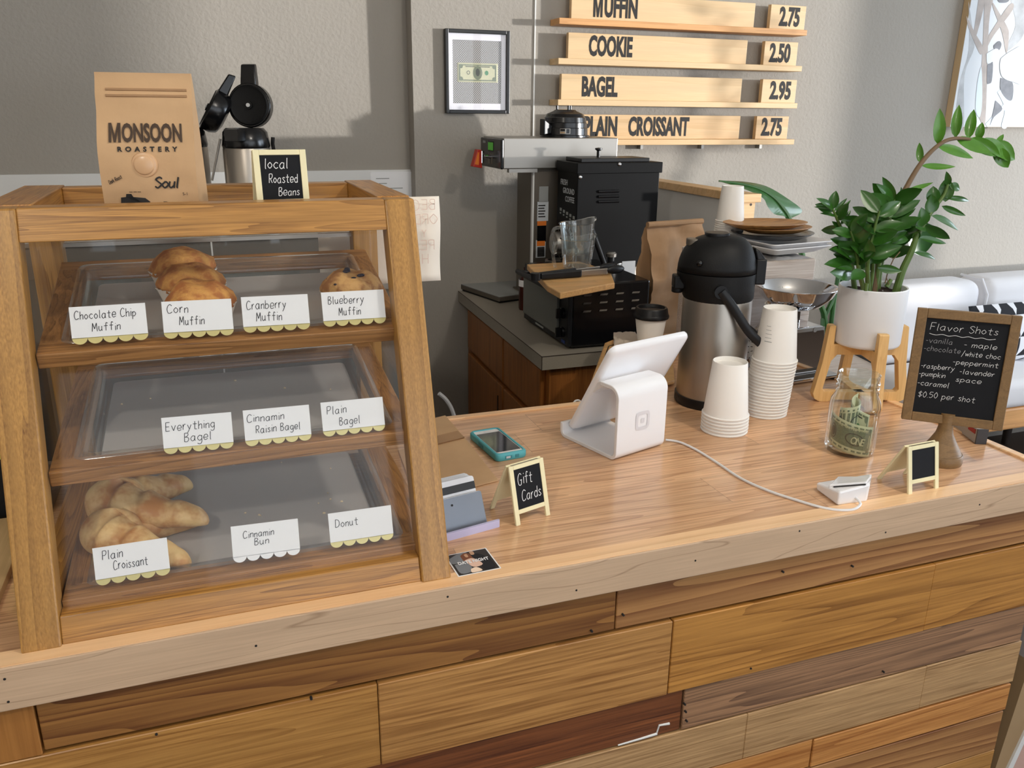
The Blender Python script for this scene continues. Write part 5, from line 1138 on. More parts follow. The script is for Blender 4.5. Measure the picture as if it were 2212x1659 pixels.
# ---- photo card
q = [PZ(990, 1248, CT), PZ(1083, 1229, CT), PZ(1056, 1184, CT), PZ(968, 1201, CT)]; u = q[1]-q[0]; v_ = q[3]-q[0]
fr = basis((q[0].x, q[0].y, CT+.0012), u, v_); w_, h_ = u.length, v_.length
t = thing('photo_card', 'small printed card reading Date Night on the counter by the case foot', 'card', (q[0]+q[2])/2)
M(fr).box(0, 0, -.0006, w_, h_, .0002).done('card', 'paper', t, smooth=0)
mx_, my_ = w_*.03, h_*.03
M(fr).box(mx_, my_, .0002, w_-mx_, h_-my_, .0004).done('picture', 'pic_dark', t, smooth=0)
def ppoly(pts, mat, z):
    b = M(fr); P_ = [(p.x*w_, p.y*h_) for p in smoothline(pts+[pts[0]], 4)][:-1]; b.prism(P_, z, z+.0001); b.done('picture', mat, t, smooth=0)
ppoly([(.05, .8), (.3, .95), (.5, .94), (.45, .6), (.06, .55)], 'pic_grey', .0004); ppoly([(.08, .5), (.4, .52), (.36, .12), (.1, .1)], 'pic_grey', .00045)
ppoly([(.32, .84), (.44, .93), (.55, .84), (.54, .6), (.34, .58)], 'pic_hair', .0005); ppoly([(.36, .62), (.56, .64), (.68, .32), (.44, .28)], 'pic_blush', .0006)
ppoly([(.41, .86), (.48, .87), (.48, .74), (.42, .74)], 'pic_tan', .0007); ppoly([(.56, .94), (.65, .95), (.65, .81), (.57, .8)], 'pic_tan', .0007)
ppoly([(.55, .78), (.74, .8), (.9, .5), (.9, .1), (.66, .08), (.62, .5)], 'fabric_black', .00055); ppoly([(.36, .2), (.5, .24), (.58, .06), (.34, .05)], 'pic_glow', .0007)
printed('DATE NIGHT', fr @ Matrix.Translation((w_*.16, h_*.44, .001)), .0105, 'lettering', 'paper', t, bold=.0002, width=w_*.72)
# ---- easels
a, c, bk = PZ(1116, 1137, CT), PZ(1189, 1112, CT), PZ(1068, 1098, CT)
easel('easel_sign', 'cream easel chalkboard reading Gift Cards beside the gift cards', 'chalkboard', a, c, bk, 0, .094, .017, [('Gift', .2, .62, .66, .0175, .0011), ('Cards', .26, .82, .38, .0165, .0011)], lean=.24)
a, c, bk = PZ(1963, 1070, CT), PZ(2028, 1056, CT), PZ(1893, 1037, CT)
easel('easel_sign', 'blank cream easel chalkboard at the front right of the counter', 'chalkboard', a, c, bk, 0, .083, .018, [], lean=.2)
# ---- paper cups
cupproto = None
def cup_mesh():
    b = M(); rb, rt, H = .0335, .0445, .112       # built upside down: rim at z=0
    b.lathe([(rt-.0012, 0), (rt+.0012, 0), (rt+.0026, .0012), (rt+.0026, .003), (rt+.001, .0042), (rt-.0002, .0045), (rb+.0005, H-.001), (rb, H), (rb-.001, H-.0005), (rb-.0014, H-.009), (0, H-.009)], (0, 0, 0), 40); return b
cm = cup_mesh().done('paper_cup', 'paper_cup', None, smooth=50)
first = [True]
def cups(base, n, pitch, lab, grp, lean=(0, 0), scale=1.0):
    for i in range(n):
        o = cm if first[0] else cm.copy()
        if not first[0]: COL.objects.link(o)
        first[0] = False
        o.location = (base[0]+lean[0]*i+rnd.uniform(-.0004, .0004), base[1]+lean[1]*i, base[2]+i*pitch); o.scale = (scale,)*3
        o.rotation_euler = (0, 0, rnd.uniform(0, 6.28)); nm = 'top' if i == n-1 else ('bottom' if i == 0 else None)
        tag(o, (f'{nm} white paper cup of {lab}' if nm else f'white paper cup inside {lab}'), 'paper cup', grp)
        cups.last = o
c = (PZ(1511, 925, CT)+PZ(1607, 930, CT))/2
cups((c.x+.003, c.y-.003, CT), 6, .0068, 'the short cup stack in front of the airpot', 'cups in the short stack', (.0001, 0), 1.0)
c = PZ(1650, 891, CT); cups((c.x, c.y, CT), 19, .0066, 'the tall cup stack between airpot and plant stand', 'cups in the tall stack', (.0005, -.0002), 1.0)
f_ = cups.last
cx_, cy_, cz_ = f_.location; fr2 = RZ(0, (cx_, cy_, cz_))
b = M(fr2)
for i, (z, w_) in enumerate(((.078, .25), (.070, .3), (.062, .35), (.054, .35), (.046, .4))):
    rr = .0445-.011*z/.112+.0006
    b.loft([[(rr*math.cos(a_), rr*math.sin(a_), z), (rr*math.cos(a_), rr*math.sin(a_), z+(.0008 if i < 4 else .0014))] for a_ in [math.radians(196)+w_*k/8 for k in range(9)]], caps=False, closed=False)
pm = b.done('printed_mark', 'label_grey', None, smooth=0); pm.data.transform(Matrix.Translation((-cx_, -cy_, -cz_))); pm.parent = f_
pm.data.transform(Matrix.Rotation(-f_.rotation_euler.z, 4, 'Z'))
# ---- airpot on the counter
c = V((1.014, 1.505, CT)); r = .073
t = thing('airpot', 'large steel airpot with black pump head standing at the back of the counter', 'airpot', c)
b = M(); b.lathe([(0, .02), (r, .02), (r, .232), (r*.99, .236), (0, .236)], c, 56); b.done('body', 'steel_brushed', t)
b = M(); b.lathe([(0, 0), (r+.001, 0), (r+.003, .004), (r+.003, .021), (0, .021)], c, 56); b.done('base', 'black_plastic', t)
va = math.radians(158)       # spout direction (towards the barista, camera left)
hf = RZ(va, c)
def headring(rx0, rx1, ry, z, n=48, tilt=0):
    out = []
    for k in range(n):
        a_ = 2*math.pi*k/n; x = math.cos(a_)*(rx1 if math.cos(a_) > 0 else rx0); out.append((x, ry*math.sin(a_), z+tilt*x))
    return out
b = M(hf); b.loft([headring(r*.99, r*.99, r*.99, .235), headring(r*1.02, r*1.03, r*1.02, .240), headring(r*1.02, r*1.06, r*1.02, .262), headring(r*1.03, r*1.22, r*1.03, .278), headring(r*1.03, r*1.24, r*1.03, .292)]); b.done('collar', 'black_matte', t)
b = M(hf); R = []
for k in range(11):
    a_ = math.pi/2*k/10; s_ = math.cos(a_)**.62; zz = .294+.076*math.sin(a_)
    R.append(headring(max(r*1.02*s_, .001), max(r*1.23*s_, .001), max(r*1.02*s_, .001), zz))
b.loft(R); b.done('pump_head', 'black_matte', t, smooth=180)
b = M(hf); b.loft([[(x, y, z_) for x, y in rrect(.05, .05, .02, 5, .012, 0)] for z_ in (.364, .374)]); b.done('pump_button', 'black_plastic', t, bevel=.002)
b = M(hf); b.loft([[(x, y, z_) for x, y in rrect(.03, .034, .012, 5, .060, 0)] for z_ in (.346, .3605)]); b.done('lock_slide', 'steel_dark', t, bevel=.002)
b = M(hf); b.box(r*1.02, -.018, .255, r*1.34, .018, .283); b.cyl((r*1.2, 0, .225+.02), (r*1.2, 0, .26), .012); b.done('spout', 'black_matte', t, bevel=.003)
b = M(hf); b.box(-r*1.26, -.022, .268, -r*.96, .022, .322); b.hexa([(-r*1.26, -.018, .318), (-r*.98, -.018, .318), (-r*.98, .018, .318), (-r*1.26, .018, .318)], [(-r*1.06, -.014, .338), (-r*.9, -.014, .345), (-r*.9, .014, .345), (-r*1.06, .014, .338)]); b.done('lid_latch', 'black_plastic', t, bevel=.003)
b = M(hf); b.box(-r*1.275, -.008, .279, -r*1.255, .008, .291).box(-r*1.275, -.010, .303, -r*1.255, .010, .313); b.done('latch_slot', 'black_gloss', t)
for s in (-1, 1):
    b = M(hf); b.cyl((.01, s*r*1.0, .262), (.01, s*r*1.1, .262), .014, seg=16); b.done('handle_pivot', 'black_plastic', t)
b = M(hf); pv = [(.01, r*1.1, .264), (-.016, r*1.13, .232), (-.05, r*1.14, .185), (-.078, r*1.1, .158), (-.098, r*.8, .143), (-.107, r*.3, .138), (-.107, -r*.3, .138), (-.098, -r*.8, .143), (-.078, -r*1.1, .158), (-.05, -r*1.14, .185), (-.016, -r*1.13, .232), (.01, -r*1.1, .264)]
b.tube(smoothline(pv, 4), .0095, seg=12, flat=.55); b.done('carry_handle', 'black_plastic', t)
p = hf @ V((r*.75, r*.8, .318)); b = M(); b.ball(p, .007, seg=12, rings=8); b.done('hinge_pin', 'black_gloss', t)
# ---- serving board, napkin, lidded cup behind the tablet
q = [V((.785, 1.648, 0)), V((1.0, 1.99, 0)), V((1.03, 2.05, 0)), V((1.08, 2.075, 0)), V((1.32, 2.03, 0)), V((1.1, 1.66, 0))]
a, c2 = PZ(1262, 862, CT+.017), PZ(1306, 740, CT+.017); c3 = PZ(1328, 731, CT+.017)
q = [a, c2, c3, c3+V((.16, -.03, 0)), a+V((.26, .06, 0))]
b = M(); b.hexa([(p.x, p.y, CT+.0055) for p in q], [(p.x, p.y, CT+.017) for p in q])
t = thing('serving_board', 'wooden serving board with a groove line behind the tablet stand', 'board', (a+c3)/2); b.done('board', 'bamboo', t, smooth=0, bevel=.004)
i0, i1, i2 = PZ(1285, 830, CT+.0172), PZ(1315, 748, CT+.0172), PZ(1330, 744, CT+.0172)
M().tube([tuple(i0), tuple(i1), tuple(i2)], .0016, seg=6).done('groove', 'seam_brown', t)
c = V((1.125, 1.99, CT+.0175))
nq = [PZ(1326, 752, CT+.02), PZ(1325, 722, CT+.02), PZ(1372, 720, CT+.02), PZ(1390, 752, CT+.02)]
def napk(u, v, o): 
    p = nq[0].lerp(nq[3], u).lerp(nq[1].lerp(nq[2], u), v); return (p.x+.004*noise.noise(V((u*5, v*5, 1))), p.y, CT+.020+.004*noise.noise(V((u*6, v*6, 3)))+.004)
tag(M().grid(napk, 14, 14).done('napkin', 'napkin', None, smooth=180, solid=.003), 'rough beige napkin on the serving board beside the lidded cup', 'napkin')
pc = PZ(1403, 737, CT+.03); c = V((pc.x, pc.y, CT+.0175))
t = thing('takeaway_cup', 'white takeaway cup with a black lid on the serving board', 'cup', c)
b = M(); b.lathe([(0, .003), (.028, 0), (.030, 0), (.042, .082), (.0415, .083), (0, .083)], c); b.done('cup', 'paper_cup', t)
b = M(); b.lathe([(.043, .078), (.0465, .078), (.0475, .084), (.0455, .088), (.0445, .090), (.0425, .102), (.040, .106), (.036, .106), (.034, .0985), (0, .0985)], c); b.done('lid', 'black_plastic', t, smooth=40)
# ---- kitchen scale
sc_c = PY(1722, 640, 1.63); f0_, f1_ = PZ(1700, 838, CT), PZ(1790, 822, CT)
c = V((1.318, 1.63, CT)); sfm = RZ(math.radians(4), c)
t = thing('kitchen_scale', 'chrome kitchen scale with a round dial behind the cup stacks', 'kitchen scale', c)
b = M(sfm); b.box(-.085, -.09, .004, .085, .075, .012); b.done('base_plate', 'chrome', t, smooth=0, bevel=.003)
b = M(sfm)
for x in (-.07, .07):
    for y in (-.08, .06): b.cyl((x, y, 0), (x, y, .006), .01, seg=10)
b.done('foot', 'black_plastic', t)
b = M(sfm); prf = [(-.07, .011), (.075, .011), (.055, .12), (.048, .128), (-.042, .128), (-.05, .12)]
b.hexa([(x, -.055, z) for x, z in prf], [(x, .055, z) for x, z in prf]); b.done('housing', 'chrome', t, smooth=0, bevel=.006, bseg=3)
b = M(sfm); b.box(-.04, -.0565, .118, .05, -.054, .126); b.cyl((.02, -.0575, .121), (.02, -.055, .121), .006, seg=16); b.done('trim_band', 'steel', t, smooth=0)
df = sfm @ basis((-.062, 0, .07), (0, -1, 0), (.16, 0, 1))
b = M(df); b.lathe([(0, .0), (.062, .0), (.066, .004), (.066, .012), (.062, .014), (.061, .008), (0, .008)]); b.done('dial_rim', 'chrome', t)
b = M(df); b.lathe([(0, .0085), (.061, .0085), (.061, .009), (0, .009)]); b.done('dial_face', 'panel_white', t)
b = M(df)
for k in range(30):
    a_ = 2*math.pi*k/30; b.tube([(.05*math.cos(a_), .05*math.sin(a_), .0095), (.057*math.cos(a_), .057*math.sin(a_), .0095)], .0008, seg=4)
b.tube([(0, -.015, .011), (0, .045, .011)], .0012, seg=5); b.done('dial_marks', 'print_black', t, smooth=0)
b = M(sfm); b.box(-.012, -.012, .127, .012, .012, .158); b.box(-.05, -.006, .155, .05, .006, .160); b.done('stem', 'chrome', t, smooth=0, bevel=.002)
for s in (-1, 1):
    b = M(sfm); b.tube(smoothline([(s*.03, 0, .158), (s*.062, 0, .162), (s*.078, 0, .18), (s*.088, 0, .184)]), .005, seg=10); b.done('bowl_arm', 'chrome', t)
bc = sfm @ V((0, 0, .1605)); R_ = .098
t = thing('scale_bowl', 'shiny steel weighing bowl resting on the kitchen scale', 'bowl', bc)
b = M(); prf = [(0, 0), (.03, .0005), (.06, .012), (.085, .036), (R_-.002, .056), (R_, .058), (R_-.001, .0595), (R_-.006, .057), (.083, .0375), (.058, .0135), (.03, .003), (0, .0025)]
b.lathe(prf, bc, 64); b.done('bowl', 'chrome', t, smooth=180)
# ---- whitewashed crate with plates and the far cups
p, q = PY(1622, 566, 1.74), PY(1763, 560, 1.74); zc = (p.z+q.z)/2
bx0, bx1 = p.x-.03, q.x
t = thing('whitewashed_box', 'whitewashed wooden box behind the scale, carrying plates and cups', 'box', ((bx0+bx1)/2, 1.87, CT))
M().box(bx0, 1.74, CT+.0045, bx1, 2.02, zc).done('box', 'whitewash', t, smooth=0, bevel=.003)
M().grid(lambda u, v, o: (bx0+.02+(bx1-bx0-.03)*u, 1.735+.27*v, zc+.002+.0025*abs(noise.noise(V((u*9, v*9, 2))))), 24, 24).done('plastic_wrap', 'cup_plastic', t, smooth=40)
pcx = PY(1655, 530, 1.86).x
def plate_sq(z, s, label, rz, mat='card_white'):
    fr = RZ(rz, (pcx+.03, 1.86, z)); b = M(fr)
    b.loft([[(x, y, 0) for x, y in rrect(s*.62, s*.62, .01)], [(x, y, .003) for x, y in rrect(s*.72, s*.72, .012)], [(x, y, .020) for x, y in rrect(s, s, .012)], [(x, y, .0225) for x, y in rrect(s, s, .012)], [(x, y, .0205) for x, y in rrect(s*.97, s*.97, .012)], [(x, y, .006) for x, y in rrect(s*.7, s*.7, .012)]])
    tag(b.done('plate', mat, None, smooth=40), label, 'plate', 'plates stacked on the box')
z = zc+.005
plate_sq(z, .205, 'lower square white plate of the stack on the box', .15); plate_sq(z+.012, .205, 'upper square white plate under the black plate', .12)
def plate_ov(z, rx, ry, label, mat, rz, dx=0, h=.014):
    fr = RZ(rz, (pcx+dx, 1.86, z)); b = M(fr)
    b.lathe([(0, 0), (.7, 0), (.92, h*.6), (1.0, h*.9), (1.0, h), (.97, h), (.88, h*.75), (.7, h*.55), (0, h*.5)], (0, 0, 0), 56, rx, ry) if False else b.lathe([(0, 0), (.7, 0), (.92, h*.6), (1.0, h*.9), (1.0, h), (.97, h), (.86, h*.75), (.7, h*.55), (0, h*.5)], (0, 0, 0), 56, rx, ry)
    tag(b.done('plate', mat, None, smooth=35), label, 'plate', 'plates stacked on the box')
plate_ov(z+.035, .110, .10, 'glossy black plate between the white and wooden plates', 'black_gloss', 0, .015, .016)
plate_ov(z+.050, .108, .075, 'lower oval wooden plate of the stack', 'olive_wood', .05, .02)
plate_ov(z+.063, .118, .08, 'topmost oval wooden plate of the stack', 'olive_wood', -.03, -.01)
c = PY(1571, 470, 1.965); cups((c.x, 1.955, zc+.001), 14, .0056, 'the far cup stack on the whitewashed box', 'cups in the far stack', (.0002, 0), .84)
# ---- plant stand and pot
pc_ = V((1.335, 1.402, CT)); PR = .070
t = thing('plant_stand', 'pale wooden four-legged plant stand under the white pot', 'plant stand', pc_)
vd = (pc_-V((0, 0, CT))).normalized(); side = V((vd.y, -vd.x, 0))      # side: to the camera's right
base_a = math.atan2(side.y, side.x)+math.radians(24)
for k in range(4):
    a_ = base_a+math.pi/2*k; lf_ = RZ(a_, pc_); b = M(lf_)
    prf = [(.062, .004), (.070, 0), (.088, .000), (.100, .006), (.105, .018), (.093, .09), (.0865, .172), (.0845, .175), (.0730, .175), (.0725, .134), (.062, .124), (.062, .11), (.074, .095), (.085, .03), (.08, .024), (.062, .024)]
    b.hexa([(x, -.0105, z) for x, z in prf], [(x, .0105, z) for x, z in prf]); b.done('leg', 'plant_stand_wood', t, smooth=0, bevel=.001)
for k in range(2):
    b = M(RZ(base_a+math.pi/2*k, pc_)); b.box(-.080, -.011, .11, .080, .011, .1335); b.done('cross_bar', 'plant_stand_wood', t, smooth=0)
    b = M(RZ(base_a+math.pi/2*k, pc_)); b.box(-.065, -.010, .005, .065, .010, .0235); b.done('foot_bar', 'plant_stand_wood', t, smooth=0)
# ---- white pot with the glossy-leaved plant
pz = CT+.1340
t = thing('potted_plant', 'leafy green plant with a long arching stem in a white pot', 'potted plant', (pc_.x, pc_.y, pz))
b = M(); b.lathe([(0, 0), (PR-.006, 0), (PR-.002, .003), (PR, .008), (PR+.001, .126), (PR-.001, .128), (PR-.004, .127), (PR-.006, .112), (0, .112)], (pc_.x, pc_.y, pz), 64); b.done('pot', 'pot_white', t, smooth=40)
b = M(); b.grid(lambda u, v, o: (pc_.x+(PR-.007)*u*math.cos(6.2832*v), pc_.y+(PR-.007)*u*math.sin(6.2832*v), pz+.114+.006*noise.noise(V((u*6*math.cos(6.2832*v), u*6*math.sin(6.2832*v), 3)))), 10, 32); b.done('soil', 'soil', t, smooth=180)
SO = pz+.112
def leaf(B, p0, p1, wd, nh, curl=.08, n=7):
    p0, p1 = V(p0), V(p1); d = p1-p0; L_ = d.length; d.normalize(); nn = V(nh); nn = (nn-d*nn.dot(d)).normalized(); s = d.cross(nn); R = []
    for i in range(n+1):
        q = i/n; w_ = wd*.5*(math.sin(math.pi*min(1, q**.82))**.75 if 0 < q < 1 else .02); c = p0+d*(L_*q)+nn*(curl*L_*math.sin(math.pi*q))
        R.append([B.v(c-s*w_+nn*w_*.28), B.v(c-s*w_*.5+nn*w_*.08), B.v(c), B.v(c+s*w_*.5+nn*w_*.08), B.v(c+s*w_+nn*w_*.28)])
    for a_, c_ in zip(R, R[1:]):
        for i in range(4): B.bm.faces.new((a_[i], a_[i+1], c_[i+1], c_[i]))
def sp(px, py, dy=0): return PY(px, py, pc_.y+dy)
tocam = (CAM-V((1.4, 1.4, 1.4))).normalized()
lr = random.Random(5)
def stem(px, r0, r1, dys, leaves, mat='leaf', auto=None, smat='stem', blen=.06):
    P_ = [sp(x, y, dys[0]+(dys[1]-dys[0])*i/(len(px)-1)) for i, (x, y) in enumerate(px)]; P_[0].z = SO+.001
    rv = V((P_[0].x-pc_.x, P_[0].y-pc_.y, 0)); lim = PR-.022
    if rv.length > lim: rv = rv.normalized()*lim; P_[0] = V((pc_.x+rv.x, pc_.y+rv.y, SO+.001))
    if P_[1].z < SO+.05:
        rv = V((P_[1].x-pc_.x, P_[1].y-pc_.y, 0))
        if rv.length > PR-.014: rv = rv.normalized()*(PR-.014); P_[1] = V((pc_.x+rv.x, pc_.y+rv.y, P_[1].z))
    Q = smoothline([tuple(p) for p in P_], 5)
    B = M(); B.tube(Q, r0, r1, 10); B.done('stem', smat, t)
    B = M()
    for l in leaves:
        x0, y0, x1, y1, w_ = l[:5]; dy = dys[1] if len(l) < 6 else l[5]; tip = l[6] if len(l) > 6 else dy+lr.uniform(-.015, .01)
        nh = tocam+V((lr.uniform(-.5, .5), lr.uniform(-.3, .3), lr.uniform(0, .7)))
        p0, p1 = sp(x0, y0, dy), sp(x1, y1, tip); leaf(B, p0, p1, w_*(p1-p0).length, nh, lr.uniform(-.05, .1))
    if auto:
        n, f0, L_ = auto
        for i in range(n):
            f = f0+(1-f0)*i/max(1, n-1); k = min(int(f*(len(Q)-1)), len(Q)-2); p = Q[k]; d = (Q[k+1]-Q[k]).normalized()
            s = d.cross(tocam).normalized()*(1 if i % 2 else -1); dr = (s*lr.uniform(.7, 1.1)+d*lr.uniform(.3, .8)+tocam*lr.uniform(-.5, .8)+V((0, 0, .1))).normalized()
            ll = L_*lr.uniform(.8, 1.15); leaf(B, p, p+dr*ll, ll*lr.uniform(.42, .56), tocam+V((lr.uniform(-.6, .6), lr.uniform(-.4, .4), lr.uniform(0, .9))), lr.uniform(-.04, .1))
    B.done('leaves', mat, t, smooth=180)
stem([(1888, 622), (1898, 560), (1915, 490), (1950, 420), (1988, 355), (2028, 313), (2064, 299), (2110, 304), (2150, 316)], .0075, .0025, (.0, .03),
 [(2026, 312, 2030, 234, .34), (2064, 298, 2072, 226, .32), (2092, 300, 2104, 236, .36), (2114, 302, 2122, 264, .5), (2064, 299, 2142, 331, .36, .03, .0), (2088, 300, 2160, 336, .34, .03, .01), (2112, 304, 2176, 344, .38, .03, .02), (2140, 310, 2192, 345, .5, .03, .02), (2146, 318, 2178, 362, .5, .03, .02), (2152, 312, 2168, 290, .35), (2145, 322, 2158, 348, .4),
  (2024, 316, 2102, 342, .26, .02, .0), (1990, 358, 2064, 360, .2, .02, .0), (1988, 352, 1986, 308, .36), (1960, 412, 2016, 394, .16, .02, .02), (1964, 420, 1990, 404, .2, .02, .02)], 'leaf_light', smat='stem_brown')
stem([(1938, 622), (1952, 585), (1968, 545), (1980, 512), (1996, 482), (2018, 450), (2040, 420), (2050, 388)], .0085, .0025, (-.02, -.03),
 [(1984, 514, 2044, 526, .2), (1974, 545, 2020, 560, .2), (1998, 486, 2052, 516, .26), (2012, 466, 2070, 498, .24), (2034, 445, 2086, 466, .2), (2040, 426, 2093, 434, .16), (2050, 400, 2073, 410, .6), (1998, 490, 1978, 492, .9), (1990, 490, 1990, 448, .72), (2012, 462, 2012, 420, .75), (2016, 440, 2016, 402, .75), (2042, 436, 2046, 384, .62), (2048, 400, 2044, 370, .4), (1986, 500, 1972, 520, .7)], 'leaf')
stem([(1848, 622), (1840, 570), (1830, 520), (1812, 482), (1799, 452)], .006, .002, (.01, .0),
 [(1800, 454, 1763, 428, .26), (1798, 452, 1758, 447, .18), (1799, 452, 1806, 412, .58), (1802, 456, 1830, 428, .25), (1808, 470, 1838, 432, .24), (1816, 486, 1838, 454, .26), (1806, 468, 1771, 461, .24), (1818, 496, 1797, 478, .45), (1826, 516, 1800, 502, .4)], 'leaf', (5, .35, .05))
stem([(1860, 622), (1856, 585), (1852, 560), (1846, 530), (1838, 500)], .0055, .002, (-.04, -.06),
 [(1842, 578, 1780, 571, .36, -.05, -.06), (1842, 592, 1793, 588, .4, -.05, -.07), (1840, 565, 1797, 538, .5, -.05, -.06), (1850, 545, 1812, 522, .6, -.05, -.06), (1838, 500, 1850, 468, .6, -.05, -.06)], 'leaf', (8, .35, .055))
stem([(1872, 624), (1874, 575), (1880, 530), (1890, 490), (1900, 455)], .0055, .002, (-.05, -.07),
 [(1880, 570, 1926, 521, .46, -.06, -.07), (1878, 560, 1868, 512, .5, -.06, -.07), (1866, 585, 1838, 604, .5, -.06, -.08), (1895, 578, 1948, 586, .36, -.05, -.07), (1890, 500, 1850, 480, .5, -.06, -.08)], 'leaf', (9, .3, .058))
stem([(1892, 618), (1900, 560), (1912, 505), (1925, 465), (1932, 430)], .006, .002, (.0, -.01),
 [(1925, 460, 1872, 418, .45), (1930, 440, 1893, 398, .36), (1934, 430, 1906, 382, .3), (1945, 430, 1946, 404, .45), (1920, 470, 1988, 432, .3), (1925, 480, 1972, 490, .4), (1912, 500, 1962, 505, .4), (1915, 515, 1962, 518, .4)], 'leaf', (10, .35, .06))
stem([(1880, 618), (1886, 570), (1876, 520), (1866, 480)], .005, .002, (-.01, -.03), [], 'leaf', (11, .3, .058))
stem([(1900, 616), (1905, 570), (1920, 520), (1940, 480)], .005, .002, (.03, .04), [], 'leaf', (10, .4, .06))
b = M(); b.tube([sp(1912, 612, -.05), sp(1918, 586, -.05), sp(1930, 560, -.05), sp(1944, 544, -.05)], .0012, seg=6); b.tube([sp(1930, 560, -.05), sp(1925, 556, -.05)], .0008, seg=5)
b.tube([sp(1915, 600, -.06), sp(1920, 615, -.06)], .001, seg=5); b.done('dry_twig', 'stem_brown', t)
b = M(); b.cyl(sp(1915, 620, -.04), sp(1925, 604, -.04), .005, .004); b.cyl(sp(1870, 628, -.06), sp(1872, 612, -.06), .004); b.done('cut_stub', 'stem', t)

# ---- glass jar of tips
jc = (PZ(1784, 975, CT)+PZ(1888, 975, CT))/2; jc = V((jc.x, jc.y+.004, CT)); JR = .0455
t = thing('tip_jar', 'clear glass jar holding folded banknotes and coins at the front of the counter', 'jar', jc)
oj = [(0, 0), (JR-.006, 0), (JR-.001, .004), (JR, .012), (JR, .092), (JR-.002, .104), (JR-.008, .116), (.0385, .121), (.0365, .125), (.0375, .128), (.0385, .130), (.0365, .133), (.037, .137), (.0385, .139), (.0365, .142), (.0365, .152), (.0375, .1545), (.0355, .156)]
ij = [(.034, .1535), (.0335, .126), (.036, .118), (JR-.006, .103), (JR-.004, .09), (JR-.004, .012), (JR-.009, .006), (0, .006)]
b = M(); b.lathe(oj+ij, jc, 64); b.done('jar', 'jar_glass', t, smooth=60)
b = M(RZ(math.radians(250), jc)); b.tube(smoothline([(JR+.0005, -.022, .086), (JR+.001, -.012, .096), (JR+.001, 0, .09), (JR+.001, .012, .098), (JR+.0005, .022, .088)]), .0012, seg=6); b.done('embossing', 'jar_glass', t)
jd = (V((CAM.x, CAM.y, 0))-V((jc.x, jc.y, 0))).normalized(); ja = math.atan2(jd.y, jd.x)
def curl(R, a0, span, z0, h, tilt=0, cxy=(0, 0)):
    def fn(u, v, off):
        a_ = a0+span*(u-.5); r_ = R+off
        return (jc.x+cxy[0]+r_*math.cos(a_), jc.y+cxy[1]+r_*math.sin(a_), jc.z+z0+h*v+tilt*(u-.5))
    return fn
bill('banknote', 'green banknote curled upright against the front of the tip jar', .1, .066, curl(JR-.0065, ja-.12, 2.6, .010, .060, -.022), group=None, loc=jc, back=True)
fnb = curl(JR-.0064, ja-.12, 2.6, .010, .060, -.022)
def jarframe(u, v):
    p = V(fnb(u, v, .0012)); q = V(fnb(u+.02, v, .0012)); r_ = V(fnb(u, v+.02, .0012)); return basis(p, q-p, r_-p)
tb = [o for o in COL.objects if o.name.startswith('banknote') and 'curled' in o.get('label', '')][0]
for i, ch in enumerate('THE UNITED STATES'):
    if ch != ' ': printed(ch, jarframe(.30+.033*i, .80), .0075, 'lettering', 'bill_paper', tb, bold=.00015, sx=.8)
for i, ch in enumerate('ONE'): printed(ch, jarframe(.54+.09*i, .36), .02, 'lettering', 'bill_paper', tb, bold=.0003, sx=.7)
bill('banknote', 'crumpled dark banknote rolled at the right inside the tip jar', .1, .066, curl(.017, ja+.4, 4.6, .035, .062, .02, (jd.x*.004-jd.y*-.014, jd.y*.004+jd.x*-.0-.0)), loc=jc+V((.01, 0, .04)), back=True)
bill('banknote', 'folded banknote peak standing at the left inside the tip jar', .1, .066, curl(.020, ja-.9, 3.4, .030, .066, -.03, (jd.y*.014*-1, jd.x*.012)), loc=jc+V((-.01, 0, .04)), back=False)
q = random.Random(2)
for i in range(12):
    r_ = q.uniform(0, .028); a_ = q.uniform(0, 6.28); fr = Matrix.Translation((jc.x+r_*math.cos(a_), jc.y+r_*math.sin(a_), jc.z+.0072+.0017*(i//4)))
    b = M(fr); b.lathe([(0, 0), (.0098, 0), (.0102, .0004), (.0102, .0012), (.0098, .0016), (.007, .0014), (0, .0014)], (0, 0, 0), 20)
    tag(b.done('coin', 'copper_coin' if i % 2 else 'silver_coin', None), 'copper coin on the bottom of the tip jar' if i % 2 else 'silver coin on the bottom of the tip jar', 'coin', 'copper coins in the jar' if i % 2 else 'silver coins in the jar')

# ---- flavour board on a turned pedestal
bl, br = PZ(1947, 905, 1.126), PZ(2165, 932, 1.126); u = br-bl; Wd = u.length; u.normalize(); hd = V((-u.y, u.x, 0)); up = (hd*.10+V((0, 0, 1))).normalized()
lo_, hi_ = .1, .3
for _ in range(40):
    m_ = (lo_+hi_)/2; p = bl+up*m_-CAM; py = 829.5-FPX*p.dot(_U)/p.dot(_F)
    if py > 665: lo_ = m_
    else: hi_ = m_
Hb = lo_; fr = basis(bl, u, up)
neck = bl+u*Wd*.46+hd*.010; t = thing('menu_chalkboard', 'brown framed chalkboard listing Flavor Shots on a turned wooden pedestal', 'chalkboard', (neck.x, neck.y, CT))
fw = .0165
b = M(fr)
for a_ in ((0, 0, fw, Hb), (Wd-fw, 0, Wd, Hb), (fw, 0, Wd-fw, fw), (fw, Hb-fw, Wd-fw, Hb)): b.box(a_[0], a_[1], -.014, a_[2], a_[3], 0)
b.box(.004, .004, -.016, Wd-.004, Hb-.004, -.012); b.done('frame', 'sign_wood', t, smooth=0, bevel=.0012)
M(fr).box(fw, fw, -.012, Wd-fw, Hb-fw, -.0035).done('slate', 'slate', t, smooth=0)
